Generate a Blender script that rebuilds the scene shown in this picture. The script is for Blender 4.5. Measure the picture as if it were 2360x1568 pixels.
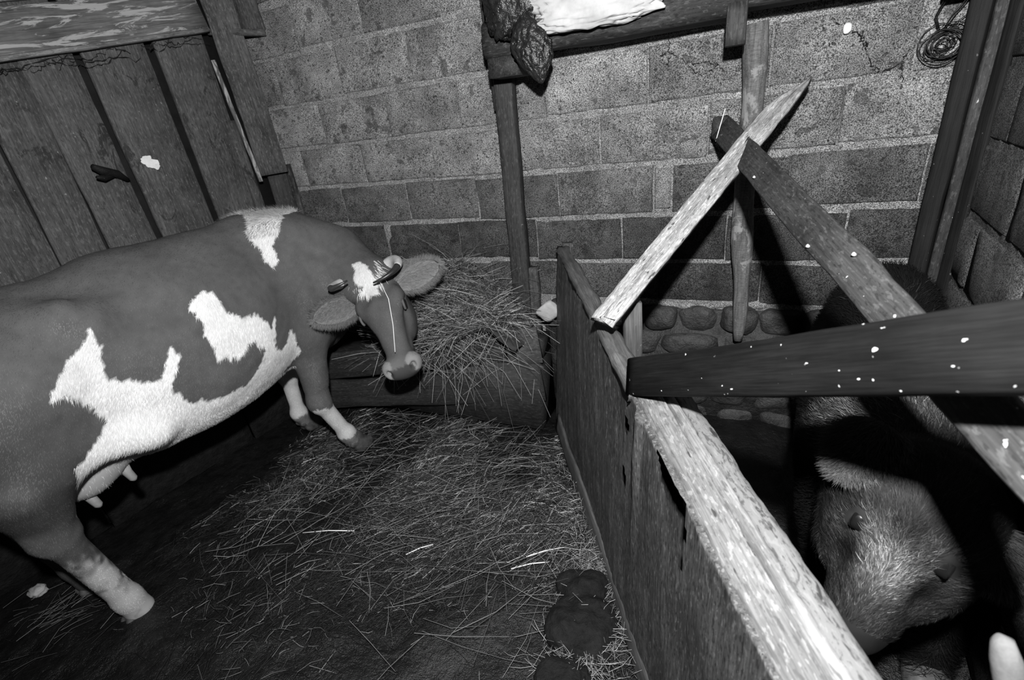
import bpy, bmesh, math, random
import numpy as np
from mathutils import Vector, Matrix

for o in list(bpy.data.objects):
    bpy.data.objects.remove(o)
scene = bpy.context.scene
COL = scene.collection
rng = np.random.default_rng(7)
random.seed(7)

# ------------------------------------------------------------------ camera
EYE = np.array([0.0, 0.0, 1.55])
FPX = 1104.435
RC = np.array([[0.91661712, 0.06639049, -0.39421486],
               [0.38369266, -0.4229172, 0.8209269],
               [-0.1122185, -0.903733, -0.41312669]])   # columns: right, down, forward
cam_data = bpy.data.cameras.new('camera')
cam_data.sensor_width = 36.0
cam_data.sensor_fit = 'HORIZONTAL'
cam_data.lens = FPX / 2360.0 * 36.0
cam_data.clip_start = 0.02
cam_data.dof.use_dof = True
cam_data.dof.focus_distance = 1.55
cam_data.dof.aperture_fstop = 4.0
cam = bpy.data.objects.new('camera', cam_data)
COL.objects.link(cam)
M = Matrix.Identity(4)
for i in range(3):
    M[i][0] = RC[i, 0]; M[i][1] = -RC[i, 1]; M[i][2] = -RC[i, 2]; M[i][3] = EYE[i]
cam.matrix_world = M
scene.camera = cam

# ------------------------------------------------------------------ world, flash, exposure
world = bpy.data.worlds.new('world')
scene.world = world
world.use_nodes = True
world.node_tree.nodes['Background'].inputs[0].default_value = (0.5, 0.5, 0.5, 1)
world.node_tree.nodes['Background'].inputs[1].default_value = 0.006

flash_data = bpy.data.lights.new('camera_flash', 'SPOT')
flash_data.energy = 385.0
flash_data.color = (1, 1, 1)
flash_data.shadow_soft_size = 0.035
flash_data.spot_size = math.radians(158)
flash_data.spot_blend = 0.7
flash = bpy.data.objects.new('camera_flash', flash_data)
COL.objects.link(flash)
FLASH = Vector((0.05, 0.0, 1.95))
flash.location = FLASH
flash.rotation_euler = (Vector((-0.55, 2.0, 1.15)) - FLASH).to_track_quat('-Z', 'Y').to_euler()

scene.view_settings.view_transform = 'Standard'
scene.view_settings.look = 'None'
scene.view_settings.gamma = 1.0
scene.view_settings.use_curve_mapping = False
scene.view_settings.exposure = 0.0

# ------------------------------------------------------------------ helpers
def tag(o, label=None, cat=None, group=None, kind=None):
    if label: o['label'] = label
    if cat: o['category'] = cat
    if group: o['group'] = group
    if kind: o['kind'] = kind
    return o

def empty(name, loc=(0, 0, 0)):
    o = bpy.data.objects.new(name, None)
    o.empty_display_size = 0.05
    o.location = loc
    COL.objects.link(o)
    return o

def attach(o, parent):
    if parent is not None:
        o.parent = parent
        o.matrix_parent_inverse = parent.matrix_basis.inverted()
    return o

def mesh_np(name, V, F, smooth=True):
    """mesh from numpy: F is an (n,3) or (n,4) array, or a list of both"""
    me = bpy.data.meshes.new(name)
    Fs = [np.asarray(f, dtype=np.int32) for f in (F if isinstance(F, list) else [F]) if len(f)]
    V = np.asarray(V, dtype=np.float32)
    me.vertices.add(len(V)); me.vertices.foreach_set('co', V.ravel())
    nl = sum(f.size for f in Fs); npoly = sum(len(f) for f in Fs)
    me.loops.add(nl); me.loops.foreach_set('vertex_index', np.concatenate([f.ravel() for f in Fs]))
    me.polygons.add(npoly)
    tot = np.concatenate([np.full(len(f), f.shape[1], dtype=np.int32) for f in Fs])
    me.polygons.foreach_set('loop_start', np.concatenate([[0], np.cumsum(tot)[:-1]]).astype(np.int32))
    me.polygons.foreach_set('loop_total', tot)
    me.update(calc_edges=True)
    me.validate()
    if smooth:
        me.polygons.foreach_set('use_smooth', np.ones(len(me.polygons), dtype=bool))
    return me

def obj(name, me, mat, parent=None, mw=None):
    o = bpy.data.objects.new(name, me)
    if mat is not None and len(me.materials) == 0:
        me.materials.append(mat)
    if mw is not None:
        o.matrix_world = mw
    COL.objects.link(o)
    attach(o, parent)
    return o

def fattr(me, name, arr):
    a = me.attributes.new(name, 'FLOAT', 'POINT')
    a.data.foreach_set('value', np.asarray(arr, dtype=np.float32))

def nrm(v):
    v = np.asarray(v, float)
    return v / (np.linalg.norm(v, axis=-1, keepdims=True) + 1e-12)

def frame(p0, p1, up):
    """4x4 with local X along p0->p1, local Z nearest to `up`, origin at p0"""
    p0 = np.array(p0, float); p1 = np.array(p1, float)
    x = nrm(p1 - p0); z = np.array(up, float); z = nrm(z - x * (z @ x)); y = np.cross(z, x)
    m = Matrix.Identity(4)
    for i in range(3):
        m[i][0] = x[i]; m[i][1] = y[i]; m[i][2] = z[i]; m[i][3] = p0[i]
    return m, float(np.linalg.norm(p1 - p0))

# smooth value noise on points, numpy
_perm = np.random.default_rng(3).random((64, 64, 64))
def vnoise(P, scale=1.0, seed=0):
    P = np.asarray(P, float) * scale + seed * 17.31
    i = np.floor(P).astype(int); f = P - i; f = f * f * (3 - 2 * f)
    r = 0
    for a in (0, 1):
        for b in (0, 1):
            for c in (0, 1):
                w = (f[..., 0] if a else 1 - f[..., 0]) * (f[..., 1] if b else 1 - f[..., 1]) * (f[..., 2] if c else 1 - f[..., 2])
                r = r + w * _perm[(i[..., 0] + a) % 64, (i[..., 1] + b) % 64, (i[..., 2] + c) % 64]
    return r * 2 - 1

def board_mesh(name, L, W, T, seg=14, jit=0.003, taper=0.0, bow=0.0, end0=0.0, end1=0.0, seed=0, bev=0.004, cut0=0.0, cut1=0.0, warp=0.0):
    """plank: local X 0..L, Y width, Z thickness (centred); rough edges, ragged or slanted ends"""
    r = np.random.default_rng(seed + 100)
    ring = []
    w, t = W / 2, T / 2
    b = min(bev, t * 0.6, w * 0.6)
    prof = np.array([(-w, -t + b), (-w, t - b), (-w + b, t), (-w * .33, t), (w * .33, t), (w - b, t), (w, t - b), (w, -t + b), (w - b, -t), (w * .33, -t), (-w * .33, -t), (-w + b, -t)])
    n = len(prof)
    xs = np.linspace(0, 1, seg + 1)
    V = []
    for k, x in enumerate(xs):
        s = 1 - taper * x
        for (py, pz) in prof:
            X = x * L
            q = np.array([X * 6 + seed, py * 9, seed * 1.7])
            j = vnoise(q[None], 1.0, seed)[0] * jit
            yy = py * s + j * (1 if abs(py) > w * .8 else .3) + bow * (4 * x * (1 - x)) + vnoise(np.array([[X * 25, py * 30, seed]]), 1, 3)[0] * jit * .4
            zz = pz + vnoise(np.array([[X * 5, py * 7 + 3, seed + 9]]), 1, 5)[0] * jit * .6 + warp * (4 * x * (1 - x))
            if k == 0: X += end0 * (r.random()) + cut0 * py
            if k == seg: X -= end1 * (r.random()) + cut1 * py
            V.append((X, yy, zz))
    F = []
    for k in range(seg):
        for i in range(n):
            j = (i + 1) % n
            F.append((k * n + i, k * n + j, (k + 1) * n + j, (k + 1) * n + i))
    V = np.array(V)
    c0 = V[:n].mean(0); c1 = V[-n:].mean(0)
    V = np.vstack([V, c0, c1]); i0 = len(V) - 2; i1 = i0 + 1
    T3 = []
    for i in range(n):
        j = (i + 1) % n
        T3.append((i0, j, i)); T3.append((i1, seg * n + i, seg * n + j))
    me = mesh_np(name, V, [np.array(F), np.array(T3)], smooth=False)
    return me

def board(name, p0, p1, W, T, up, mat, parent=None, **kw):
    m, L = frame(p0, p1, up)
    return obj(name, board_mesh(name, L, W, T, **kw), mat, parent, m)

def tube_np(P, R, n=8, cap=True):
    P = np.asarray(P, float); R = np.broadcast_to(np.asarray(R, float), (len(P),))
    T = nrm(np.gradient(P, axis=0))
    up = np.array([0, 0, 1.0]) if abs(T[0, 2]) < .9 else np.array([1.0, 0, 0])
    V = []; N = nrm(np.cross(T[0], up))
    for k in range(len(P)):
        N = nrm(N - T[k] * (N @ T[k])); B = np.cross(T[k], N)
        a = np.linspace(0, 2 * math.pi, n, endpoint=False)
        V.append(P[k] + R[k] * (np.cos(a)[:, None] * N + np.sin(a)[:, None] * B))
    V = np.vstack(V); F = []
    for k in range(len(P) - 1):
        for i in range(n):
            j = (i + 1) % n
            F.append((k * n + i, k * n + j, (k + 1) * n + j, (k + 1) * n + i))
    V = np.vstack([V, P[0], P[-1]]); T3 = []
    if cap:
        for i in range(n):
            j = (i + 1) % n
            T3.append((len(V) - 2, j, i)); T3.append((len(V) - 1, (len(P) - 1) * n + i, (len(P) - 1) * n + j))
    return V, np.array(F), np.array(T3, dtype=np.int32).reshape(-1, 3)

def tube(name, P, R, mat, parent=None, n=8, smooth=True):
    V, F, T3 = tube_np(P, R, n)
    return obj(name, mesh_np(name, V, [F, T3], smooth), mat, parent)

# ------------------------------------------------------------------ signed-distance modelling of bodies
class Field:
    def __init__(s, lo, hi, h):
        s.lo = np.array(lo, float); s.h = h
        s.n = np.ceil((np.array(hi) - s.lo) / h).astype(int) + 1
        s.F = np.full(s.n, 0.5, dtype=np.float32)
        s.ax = [s.lo[i] + h * np.arange(s.n[i]) for i in range(3)]
    def _box(s, lo, hi):
        a = np.maximum(np.floor((lo - s.lo) / s.h).astype(int), 0)
        b = np.minimum(np.ceil((hi - s.lo) / s.h).astype(int) + 1, s.n)
        if np.any(b <= a): return None, None
        sl = tuple(slice(a[i], b[i]) for i in range(3))
        g = np.stack(np.meshgrid(*[s.ax[i][a[i]:b[i]] for i in range(3)], indexing='ij'), -1)
        return sl, g
    def _mix(s, sl, d, k, sub=False):
        a = s.F[sl]
        if sub:
            d = -d
            h = np.maximum(k - np.abs(a - d), 0) / k
            s.F[sl] = np.maximum(a, d) + h * h * k * .25
        else:
            h = np.maximum(k - np.abs(a - d), 0) / k
            s.F[sl] = np.minimum(a, d) - h * h * k * .25
    def cone(s, a, b, ra, rb, k=.05, sub=False):
        a = np.array(a, float); b = np.array(b, float); m = max(ra, rb) + k + 3 * s.h
        sl, p = s._box(np.minimum(a, b) - m, np.maximum(a, b) + m)
        if sl is None: return
        ab = b - a; t = np.clip(((p - a) @ ab) / (ab @ ab + 1e-12), 0, 1)
        d = np.linalg.norm(p - a - t[..., None] * ab, axis=-1) - (ra + (rb - ra) * t)
        s._mix(sl, d, k, sub)
    def ell(s, c, r, k=.05, rot=None, sub=False):
        c = np.array(c, float); r = np.array(r, float); m = r.max() + k + 3 * s.h
        sl, p = s._box(c - m, c + m)
        if sl is None: return
        q = p - c
        if rot is not None: q = q @ np.array(rot).T      # rows of rot: local axes
        k0 = np.linalg.norm(q / r, axis=-1); k1 = np.linalg.norm(q / (r * r), axis=-1) + 1e-9
        s._mix(sl, k0 * (k0 - 1) / k1, k, sub)
    def mesh(s):
        F = s.F; S = F < 0
        c = S[:-1, :-1, :-1].astype(np.int8)
        cnt = np.zeros(np.array(F.shape) - 1, dtype=np.int8)
        offs = [(a, b, d) for a in (0, 1) for b in (0, 1) for d in (0, 1)]
        for a, b, d in offs:
            cnt += S[a:a + cnt.shape[0], b:b + cnt.shape[1], d:d + cnt.shape[2]]
        idx = np.argwhere((cnt > 0) & (cnt < 8))
        vid = np.full(cnt.shape, -1, dtype=np.int32); vid[tuple(idx.T)] = np.arange(len(idx))
        acc = np.zeros((len(idx), 3)); num = np.zeros(len(idx))
        for o1 in offs:
            for ax in range(3):
                if o1[ax]: continue
                o2 = list(o1); o2[ax] = 1
                f1 = F[tuple((idx + o1).T)]; f2 = F[tuple((idx + o2).T)]
                m = (f1 < 0) != (f2 < 0)
                t = np.where(m, f1 / np.where(m, f1 - f2, 1), 0)
                p = np.array(o1, float)[None].repeat(len(idx), 0); p[:, ax] += t
                acc[m] += p[m]; num[m] += 1
        V = s.lo + s.h * (idx + acc / num[:, None])
        Q = []
        for ax in range(3):
            u, v = (ax + 1) % 3, (ax + 2) % 3
            sh = [slice(None)] * 3; sh2 = [slice(None)] * 3
            sh[ax] = slice(0, -1); sh2[ax] = slice(1, None)
            A = S[tuple(sh)]; B = S[tuple(sh2)]
            e = np.argwhere(A != B)
            e = e[(e[:, u] > 0) & (e[:, v] > 0) & (e[:, u] < cnt.shape[u]) & (e[:, v] < cnt.shape[v])]
            flip = A[tuple(e.T)]
            du = np.zeros(3, int); du[u] = 1; dv = np.zeros(3, int); dv[v] = 1
            q = np.stack([vid[tuple((e - du - dv).T)], vid[tuple((e - dv).T)], vid[tuple(e.T)], vid[tuple((e - du).T)]], 1)
            q[~flip] = q[~flip][:, ::-1]
            Q.append(q)
        return V, np.vstack(Q)
    def grad(s, P):
        """field gradient at points (nearest cell)"""
        i = np.clip(np.round((P - s.lo) / s.h).astype(int), 1, s.n - 2)
        g = np.stack([s.F[i[:, 0] + (a == 0), i[:, 1] + (a == 1), i[:, 2] + (a == 2)] - s.F[i[:, 0] - (a == 0), i[:, 1] - (a == 1), i[:, 2] - (a == 2)] for a in range(3)], 1)
        return nrm(g)

def laplace(V, Q, it=2, lam=.5):
    e = np.vstack([Q[:, [0, 1]], Q[:, [1, 2]], Q[:, [2, 3]], Q[:, [3, 0]]])
    deg = np.bincount(e.ravel(), minlength=len(V)).astype(float)
    for _ in range(it):
        S = np.zeros_like(V)
        for a in range(3):
            S[:, a] = np.bincount(e[:, 0], V[e[:, 1], a], len(V)) + np.bincount(e[:, 1], V[e[:, 0], a], len(V))
        V = V + lam * (S / deg[:, None] - V)
    return V

def vert_normals(V, Q):
    n = np.cross(V[Q[:, 2]] - V[Q[:, 0]], V[Q[:, 3]] - V[Q[:, 1]])
    N = np.zeros_like(V)
    for i in range(4):
        for a in range(3):
            N[:, a] += np.bincount(Q[:, i], n[:, a], len(V))
    return nrm(N)

def sample_quads(V, Q, n, w=None):
    ar = np.linalg.norm(np.cross(V[Q[:, 2]] - V[Q[:, 0]], V[Q[:, 3]] - V[Q[:, 1]]), axis=1) * .5
    if w is not None: ar = ar * w
    f = rng.choice(len(Q), n, p=ar / ar.sum())
    a = rng.random((n, 1)); b = rng.random((n, 1)); q = V[Q[f]]
    return (q[:, 0] * (1 - a) + q[:, 1] * a) * (1 - b) + (q[:, 3] * (1 - a) + q[:, 2] * a) * b, f

def hair_mesh(name, P, N, Dr, L, w, tone, lift=.25, curve=.0, seg=1, mat=None, parent=None):
    """flat tapered blades lying along the coat; P roots, N normals, Dr lie direction"""
    Dr = nrm(Dr - N * np.sum(Dr * N, 1, keepdims=True))
    B = np.cross(N, Dr)
    L = np.broadcast_to(np.asarray(L, float), (len(P),))[:, None]
    w = np.broadcast_to(np.asarray(w, float), (len(P),))[:, None]
    lift = np.broadcast_to(np.asarray(lift, float), (len(P),))[:, None]
    if seg == 1:
        V = np.stack([P - B * w / 2, P + B * w / 2, P + L * (Dr + N * lift)], 1).reshape(-1, 3)
        F = np.arange(len(V)).reshape(-1, 3); rep = 3
    else:
        m = P + L * .5 * (Dr + N * (lift + curve))
        V = np.stack([P - B * w / 2, P + B * w / 2, m - B * w * .4, m + B * w * .4, P + L * (Dr + N * lift * .8)], 1).reshape(-1, 3)
        b = (np.arange(len(P)) * 5)[:, None]
        F = np.vstack([b + [0, 1, 3], b + [0, 3, 2], b + [2, 3, 4]]); rep = 5
    me = mesh_np(name, V, F, smooth=False)
    fattr(me, 'tone', np.repeat(tone, rep))
    o = obj(name, me, mat, parent)
    o['kind'] = 'stuff'
    return o

def in_poly(x, y, poly):
    poly = np.asarray(poly); r = np.zeros(x.shape, bool); j = len(poly) - 1
    for i in range(len(poly)):
        xi, yi = poly[i]; xj, yj = poly[j]
        c = ((yi > y) != (yj > y)) & (x < (xj - xi) * (y - yi) / (yj - yi + 1e-12) + xi)
        r ^= c; j = i
    return r

# ------------------------------------------------------------------ materials (all grey: the picture is monochrome)
def mat_base(name, rough=.85, spec=.3):
    m = bpy.data.materials.new(name); m.use_nodes = True
    nt = m.node_tree; b = nt.nodes['Principled BSDF']
    b.inputs['Roughness'].default_value = rough
    b.inputs['Specular IOR Level'].default_value = spec
    return m, nt, b

def node(nt, t, **kw):
    n = nt.nodes.new(t)
    for k, v in kw.items():
        if hasattr(n, k) and k not in ('Scale',): setattr(n, k, v)
        else: n.inputs[k].default_value = v
    return n

def coords(nt, stretch=(1, 1, 1), per_object=True, kind='Object'):
    tc = node(nt, 'ShaderNodeTexCoord'); mp = node(nt, 'ShaderNodeMapping')
    mp.inputs['Scale'].default_value = stretch
    nt.links.new(tc.outputs[kind], mp.inputs['Vector'])
    if per_object:
        oi = node(nt, 'ShaderNodeObjectInfo'); mu = node(nt, 'ShaderNodeMath', operation='MULTIPLY')
        mu.inputs[1].default_value = 37.0
        nt.links.new(oi.outputs['Random'], mu.inputs[0])
        nt.links.new(mu.outputs[0], mp.inputs['Location'])
    return mp.outputs['Vector']

def noise(nt, vec, scale, detail=4, rough=.6, dist=0.0):
    n = node(nt, 'ShaderNodeTexNoise'); n.inputs['Scale'].default_value = scale
    n.inputs['Detail'].default_value = detail; n.inputs['Roughness'].default_value = rough
    n.inputs['Distortion'].default_value = dist
    nt.links.new(vec, n.inputs['Vector'])
    return n.outputs['Fac']

def ramp(nt, fac, stops):
    r = node(nt, 'ShaderNodeValToRGB'); e = r.color_ramp.elements
    while len(e) < len(stops): e.new(0.5)
    for i, (p, v) in enumerate(stops):
        e[i].position = p; e[i].color = (v, v, v, 1)
    nt.links.new(fac, r.inputs['Fac'])
    return r.outputs['Color']

def mix(nt, fac, a, b, mode='MIX'):
    m = node(nt, 'ShaderNodeMix', data_type='RGBA', blend_type=mode)
    def put(sock, v):
        if isinstance(v, (int, float)):
            sock.default_value = (v, v, v, 1) if sock.type == 'RGBA' else v
        else: nt.links.new(v, sock)
    put(m.inputs[0], fac); put(m.inputs[6], a); put(m.inputs[7], b)
    return m.outputs[2]

def bump(nt, b, h, strength=.5, dist=.01, prev=None):
    n = node(nt, 'ShaderNodeBump'); n.inputs['Strength'].default_value = strength
    n.inputs['Distance'].default_value = dist
    nt.links.new(h, n.inputs['Height'])
    if prev is not None: nt.links.new(prev, n.inputs['Normal'])
    nt.links.new(n.outputs[0], b.inputs['Normal'])
    return n.outputs[0]

def m_concrete(name, lo, hi, vary=.35, spots=.5, grain=260, kind='Object'):
    m, nt, b = mat_base(name, .95, .15)
    v = coords(nt, (1, 1, 1), True, kind)
    big = noise(nt, v, 5, 5, .65); mid = noise(nt, v, 26, 4, .7); fine = noise(nt, v, grain, 3, .75)
    c = ramp(nt, big, [(.3, lo), (.7, hi)])
    c = mix(nt, .95, c, ramp(nt, fine, [(.38, .02), (.5, .46), (.61, 1.0)]), 'OVERLAY')
    c = mix(nt, .45, c, ramp(nt, mid, [(.3, .25), (.7, .75)]), 'OVERLAY')
    pit = noise(nt, v, 85, 2, .5)
    c = mix(nt, ramp(nt, pit, [(.63, 0.0), (.67, spots)]), c, lo * .22)
    blot = noise(nt, v, 16, 3, .5)
    c = mix(nt, ramp(nt, blot, [(.625, 0.0), (.66, spots * .75)]), c, lo * .4)
    oi = node(nt, 'ShaderNodeObjectInfo')
    c = mix(nt, 1.0, c, ramp(nt, oi.outputs['Random'], [(0, 1 - vary), (1, 1.0)]), 'MULTIPLY')
    nt.links.new(c, b.inputs['Base Color'])
    n1 = bump(nt, b, fine, .9, .009)
    bump(nt, b, mid, .5, .01, n1)
    return m

def m_wood(name, lo, hi, paint=None, paint_amt=.5, flecks=0.0, rough=.75, spec=.3, grain=(3, 60, 60), fleck_v=.7, bumpd=.004, paint_scale=9, holes=0.0, pst=(3.0, 8, 8), fth=.735, chips=0.0):
    """grain along local X; optional flaking paint and light flecks"""
    m, nt, b = mat_base(name, rough, spec)
    v = coords(nt, grain); v1 = coords(nt, (1, 1, 1)); v2 = coords(nt, pst)
    g = noise(nt, v, 1.0, 6, .65, .6)
    c = ramp(nt, g, [(.25, lo), (.5, (lo + hi) / 2), (.75, hi)])
    cl = noise(nt, v1, 6, 4, .6)
    c = mix(nt, .6, c, ramp(nt, cl, [(.3, .2), (.7, .8)]), 'OVERLAY')
    fine = noise(nt, coords(nt, (12, 260, 260)), 1, 3, .6)
    c = mix(nt, .35, c, ramp(nt, fine, [(.35, .1), (.65, .9)]), 'OVERLAY')
    if paint is not None:
        pn = noise(nt, v2, paint_scale / 3, 8, .7, .8)
        c = mix(nt, ramp(nt, pn, [(1 - paint_amt - .02, 0), (1 - paint_amt + .02, 1)]), c, paint)
    if holes:
        hn = noise(nt, coords(nt, (18, 60, 60)), 1, 2, .5)
        c = mix(nt, ramp(nt, hn, [(.68, 0), (.71, holes)]), c, lo * .15)
    if chips:
        ch1 = noise(nt, coords(nt, (45, 130, 130)), 1, 3, .6)
        c = mix(nt, ramp(nt, ch1, [(.36, chips), (.43, 0)]), c, lo * .25)
        c = mix(nt, ramp(nt, ch1, [(.575, 0), (.63, chips * .8)]), c, min(hi * 2.2, .6))
    if flecks:
        fn = noise(nt, coords(nt, (55, 75, 75)), 1, 2, .5)
        c = mix(nt, ramp(nt, fn, [(fth, 0), (fth + .02, flecks)]), c, fleck_v)
    nt.links.new(c, b.inputs['Base Color'])
    n1 = bump(nt, b, g, .6, bumpd)
    bump(nt, b, fine, .35, bumpd * .5, n1)
    return m

def m_plain(name, lo, hi, scale=20, rough=.8, spec=.3, bd=.004, bs=.5, kind='Object', detail=5, fine=0):
    m, nt, b = mat_base(name, rough, spec)
    v = coords(nt, (1, 1, 1), True, kind)
    n = noise(nt, v, scale, detail, .65)
    c = ramp(nt, n, [(.3, lo), (.7, hi)])
    nt.links.new(c, b.inputs['Base Color'])
    p = bump(nt, b, n, bs, bd)
    if fine:
        bump(nt, b, noise(nt, v, fine, 3, .7), .6, bd * .4, p)
    return m

def m_tone(name, rough=.6, spec=.3, gain=1.0, bumpy=0.0):
    """colour read from the per-point attribute `tone`"""
    m, nt, b = mat_base(name, rough, spec)
    a = node(nt, 'ShaderNodeAttribute', attribute_name='tone')
    mu = node(nt, 'ShaderNodeMath', operation='MULTIPLY'); mu.inputs[1].default_value = gain
    nt.links.new(a.outputs['Fac'], mu.inputs[0])
    nt.links.new(mu.outputs[0], b.inputs['Base Color'])
    if bumpy:
        bump(nt, b, noise(nt, coords(nt, (1, 1, 1)), 180, 3, .6), bumpy, .003)
    return m

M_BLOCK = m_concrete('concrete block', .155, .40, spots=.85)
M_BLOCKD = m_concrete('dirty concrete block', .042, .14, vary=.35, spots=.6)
M_MORTAR = m_concrete('mortar', .21, .33, vary=0, spots=.3, kind='Object')
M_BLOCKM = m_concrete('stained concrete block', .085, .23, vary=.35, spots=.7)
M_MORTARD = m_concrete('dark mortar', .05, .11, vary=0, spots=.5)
M_RUBBLE = m_plain('rubble stone', .006, .045, 14, .6, .5, .02, .9, fine=120)
M_PLANK = m_wood('old wall plank', .040, .072, chips=.45, paint=.022, paint_amt=.40, paint_scale=5, flecks=.5, rough=.8, fleck_v=.3)
M_BEAM = m_wood('flaking painted beam', .06, .13, paint=.30, paint_amt=.47, rough=.85, paint_scale=9, pst=(1.4, 9, 9))
M_POSTD = m_wood('dark weathered timber', .010, .034, chips=.5, rough=.7, spec=.35, flecks=.3, fleck_v=.25)
M_SHELF = m_wood('dark hewn shelf timber', .009, .034, chips=.7, rough=.8)
M_LIP = m_wood('pale beam lip', .09, .16, rough=.8, chips=.4)
M_CORNER = m_wood('grey corner timber', .03, .08, chips=.5, rough=.85)
M_LIGHT = m_wood('pale split board', .16, .30, chips=.5, rough=.85, spec=.15, holes=.85, bumpd=.006)
M_PANEL = m_wood('partition board', .036, .074, chips=.75, rough=.7, spec=.3, flecks=.5, fleck_v=.16, paint=.135, paint_amt=.36, paint_scale=40)
M_CAP = m_wood('peeling painted cap rail', .04, .075, chips=.6, paint=.115, paint_amt=.56, rough=.75, spec=.25, holes=.8, paint_scale=30)
M_CAPL = m_wood('white painted moulding', .085, .13, chips=.45, rough=.75, holes=.85, paint=.07, paint_amt=.30, paint_scale=24)
M_BEAD = m_wood('bright painted bead', .12, .175, chips=.3, rough=.7, holes=.5)
M_DARK = m_wood('dark and unlit timber', .003, .010, rough=.7, spec=.2, flecks=.4, fleck_v=.2)  # peg's own dark tone; also paints the corner post's unlit faces
M_WORN = m_wood('worn bare wood', .03, .09, rough=.85, paint=.13, paint_amt=.33, paint_scale=20)
M_BLACK = m_wood('dark stained plank', .003, .007, flecks=1.0, rough=.6, spec=.10, fleck_v=.5, fth=.715, bumpd=.002)
M_BRACE = m_wood('stained brace plank', .012, .036, chips=.6, rough=.7, flecks=.7, fleck_v=.5)
M_PALE = m_plain('pale weathered wood', .07, .15, 30, .85, .15, .004, .4)
M_HIDE = m_tone('cow hide', .75, .2)
M_HAIR = m_tone('animal hair', .55, .35)
M_PIGHAIR = m_tone('pig bristle', .6, .16)
M_LID = m_plain('eyelid skin', .018, .035, 60, .6, .3, .002, .4)
M_LIDC = m_plain('cow eyelid', .07, .11, 60, .7, .2, .002, .4)
M_STRAW = m_tone('straw', .55, .4)
M_HORN = m_plain('horn', .25, .65, 8, .4, .5, .001, .2)
M_HORNTIP = m_plain('dark horn tip', .015, .04, 12, .35, .5, .001, .2)
M_HOOF = m_plain('hoof', .03, .09, 30, .6, .4, .002, .4)
M_EYE = m_plain('dark wet eye', .004, .008, 5, .08, .6, .0, .0)
M_UDDER = m_plain('udder skin', .20, .27, 40, .7, .3, .002, .3)
M_NOSE = m_plain('wet nose', .035, .07, 60, .25, .6, .004, .5)
M_MUD = m_plain('wet trodden mud', .002, .010, 18, .36, .5, .012, .9, fine=240)
M_DUNG = m_plain('dung', .004, .013, 24, .8, .15, .012, 1.0, fine=120)
M_SACK = m_plain('white woven sack', .30, .52, 7, .8, .2, .003, .4)
M_BAG = m_plain('dark plastic bag', .006, .022, 30, .25, .5, .010, 1.0)
M_WIRE = m_plain('black wire', .006, .012, 10, .5, .4)
M_DUST = m_plain('dusty cobweb', .01, .03, 10, .9, .1)
M_METAL = m_plain('nail steel', .35, .55, 10, .35, .5)
M_WHITE = m_plain('white lime splash', .55, .75, 20, .8, .2)
M_STONEL = m_plain('pale broken plaster', .3, .42, 25, .9, .2, .004, .6)
M_BACK = m_plain('dark backing boards', .01, .02, 10, .9, .1)

# ------------------------------------------------------------------ the setting
WALL_Y = 2.25
def left_x(y): return -2.45 - 0.15 * (2.25 - y)
def right_x(y): return 0.765 - 0.12 * (2.25 - y)

def box_np(lo, hi):
    x0, y0, z0 = lo; x1, y1, z1 = hi
    V = np.array([(x0, y0, z0), (x1, y0, z0), (x1, y1, z0), (x0, y1, z0), (x0, y0, z1), (x1, y0, z1), (x1, y1, z1), (x0, y1, z1)], float)
    F = np.array([(0, 3, 2, 1), (4, 5, 6, 7), (0, 1, 5, 4), (1, 2, 6, 5), (2, 3, 7, 6), (3, 0, 4, 7)])
    return V, F

def grid_np(us, vs):
    n, m = len(us), len(vs)
    U, W = np.meshgrid(us, vs, indexing='ij')
    i = np.arange(n * m).reshape(n, m)
    F = np.stack([i[:-1, :-1], i[1:, :-1], i[1:, 1:], i[:-1, 1:]], -1).reshape(-1, 4)
    return U.ravel(), W.ravel(), F

# block courses of the back wall: z of the bed joints and x of the upright joints, course by course
BEDS = [.685, .885, 1.10, 1.32, 1.54, 1.765, 2.0, 2.225, 2.45, 2.68]
JOINTS = [
    [-2.03, -1.59, -1.146, -.71, -.28, .152, .585],
    [-2.24, -1.79, -1.314, -.871, -.445, .001, .434],
    [-2.046, -1.599, -1.176, -.741, -.305, -.225, .215, .644],
    [-2.27, -1.837, -1.397, -.966, -.535, -.092, .36],
    [-2.058, -1.622, -1.207, -.768, -.329, .111, .543],
    [-2.29, -1.865, -1.438, -1.0, -.56, -.12, .32],
    [-2.081, -1.67, -1.231, -.79, -.35, .09, .53],
    [-2.29, -1.865, -1.438, -1.0, -.56, -.12, .32],
    [-2.081, -1.67, -1.231, -.79, -.35, .09, .53]]
OPEN = [(3, -.092), (3, .36), (2, .215), (2, -.305), (1, .001), (0, .152), (4, .111)]   # joints the mortar has fallen out of

def bed_wave(x, z):
    return .006 * np.sin(x * 2.1 + z * 5) + .004 * np.sin(x * 7.3 + z * 11)

def mortar_wall(name, L, z0, z1, depth, dx=.007, dz=.011, seed=0, open_j=()):
    """slab in local coords: x along the wall, y into the wall, z up, front at y=0"""
    xs = np.arange(0, L + dx, dx); zs = np.arange(z0, z1 + dz, dz)
    U, W, F = grid_np(xs, zs)
    P = np.stack([U, np.zeros_like(U), W], 1)
    Y = .002 + .0045 * vnoise(P, 22, seed) + .003 * vnoise(P, 70, seed + 1)
    for (x, a, b) in open_j:
        s = (np.abs(U - x) < .008) & (W > a) & (W < b)
        Y = np.where(s, Y + .03, Y)
    V = np.stack([U, Y, W], 1)
    bV, bF = box_np((0, .02, z0), (L, depth, z1))
    return mesh_np(name, np.vstack([V, bV]), [F, bF + len(V)], smooth=False)

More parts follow.
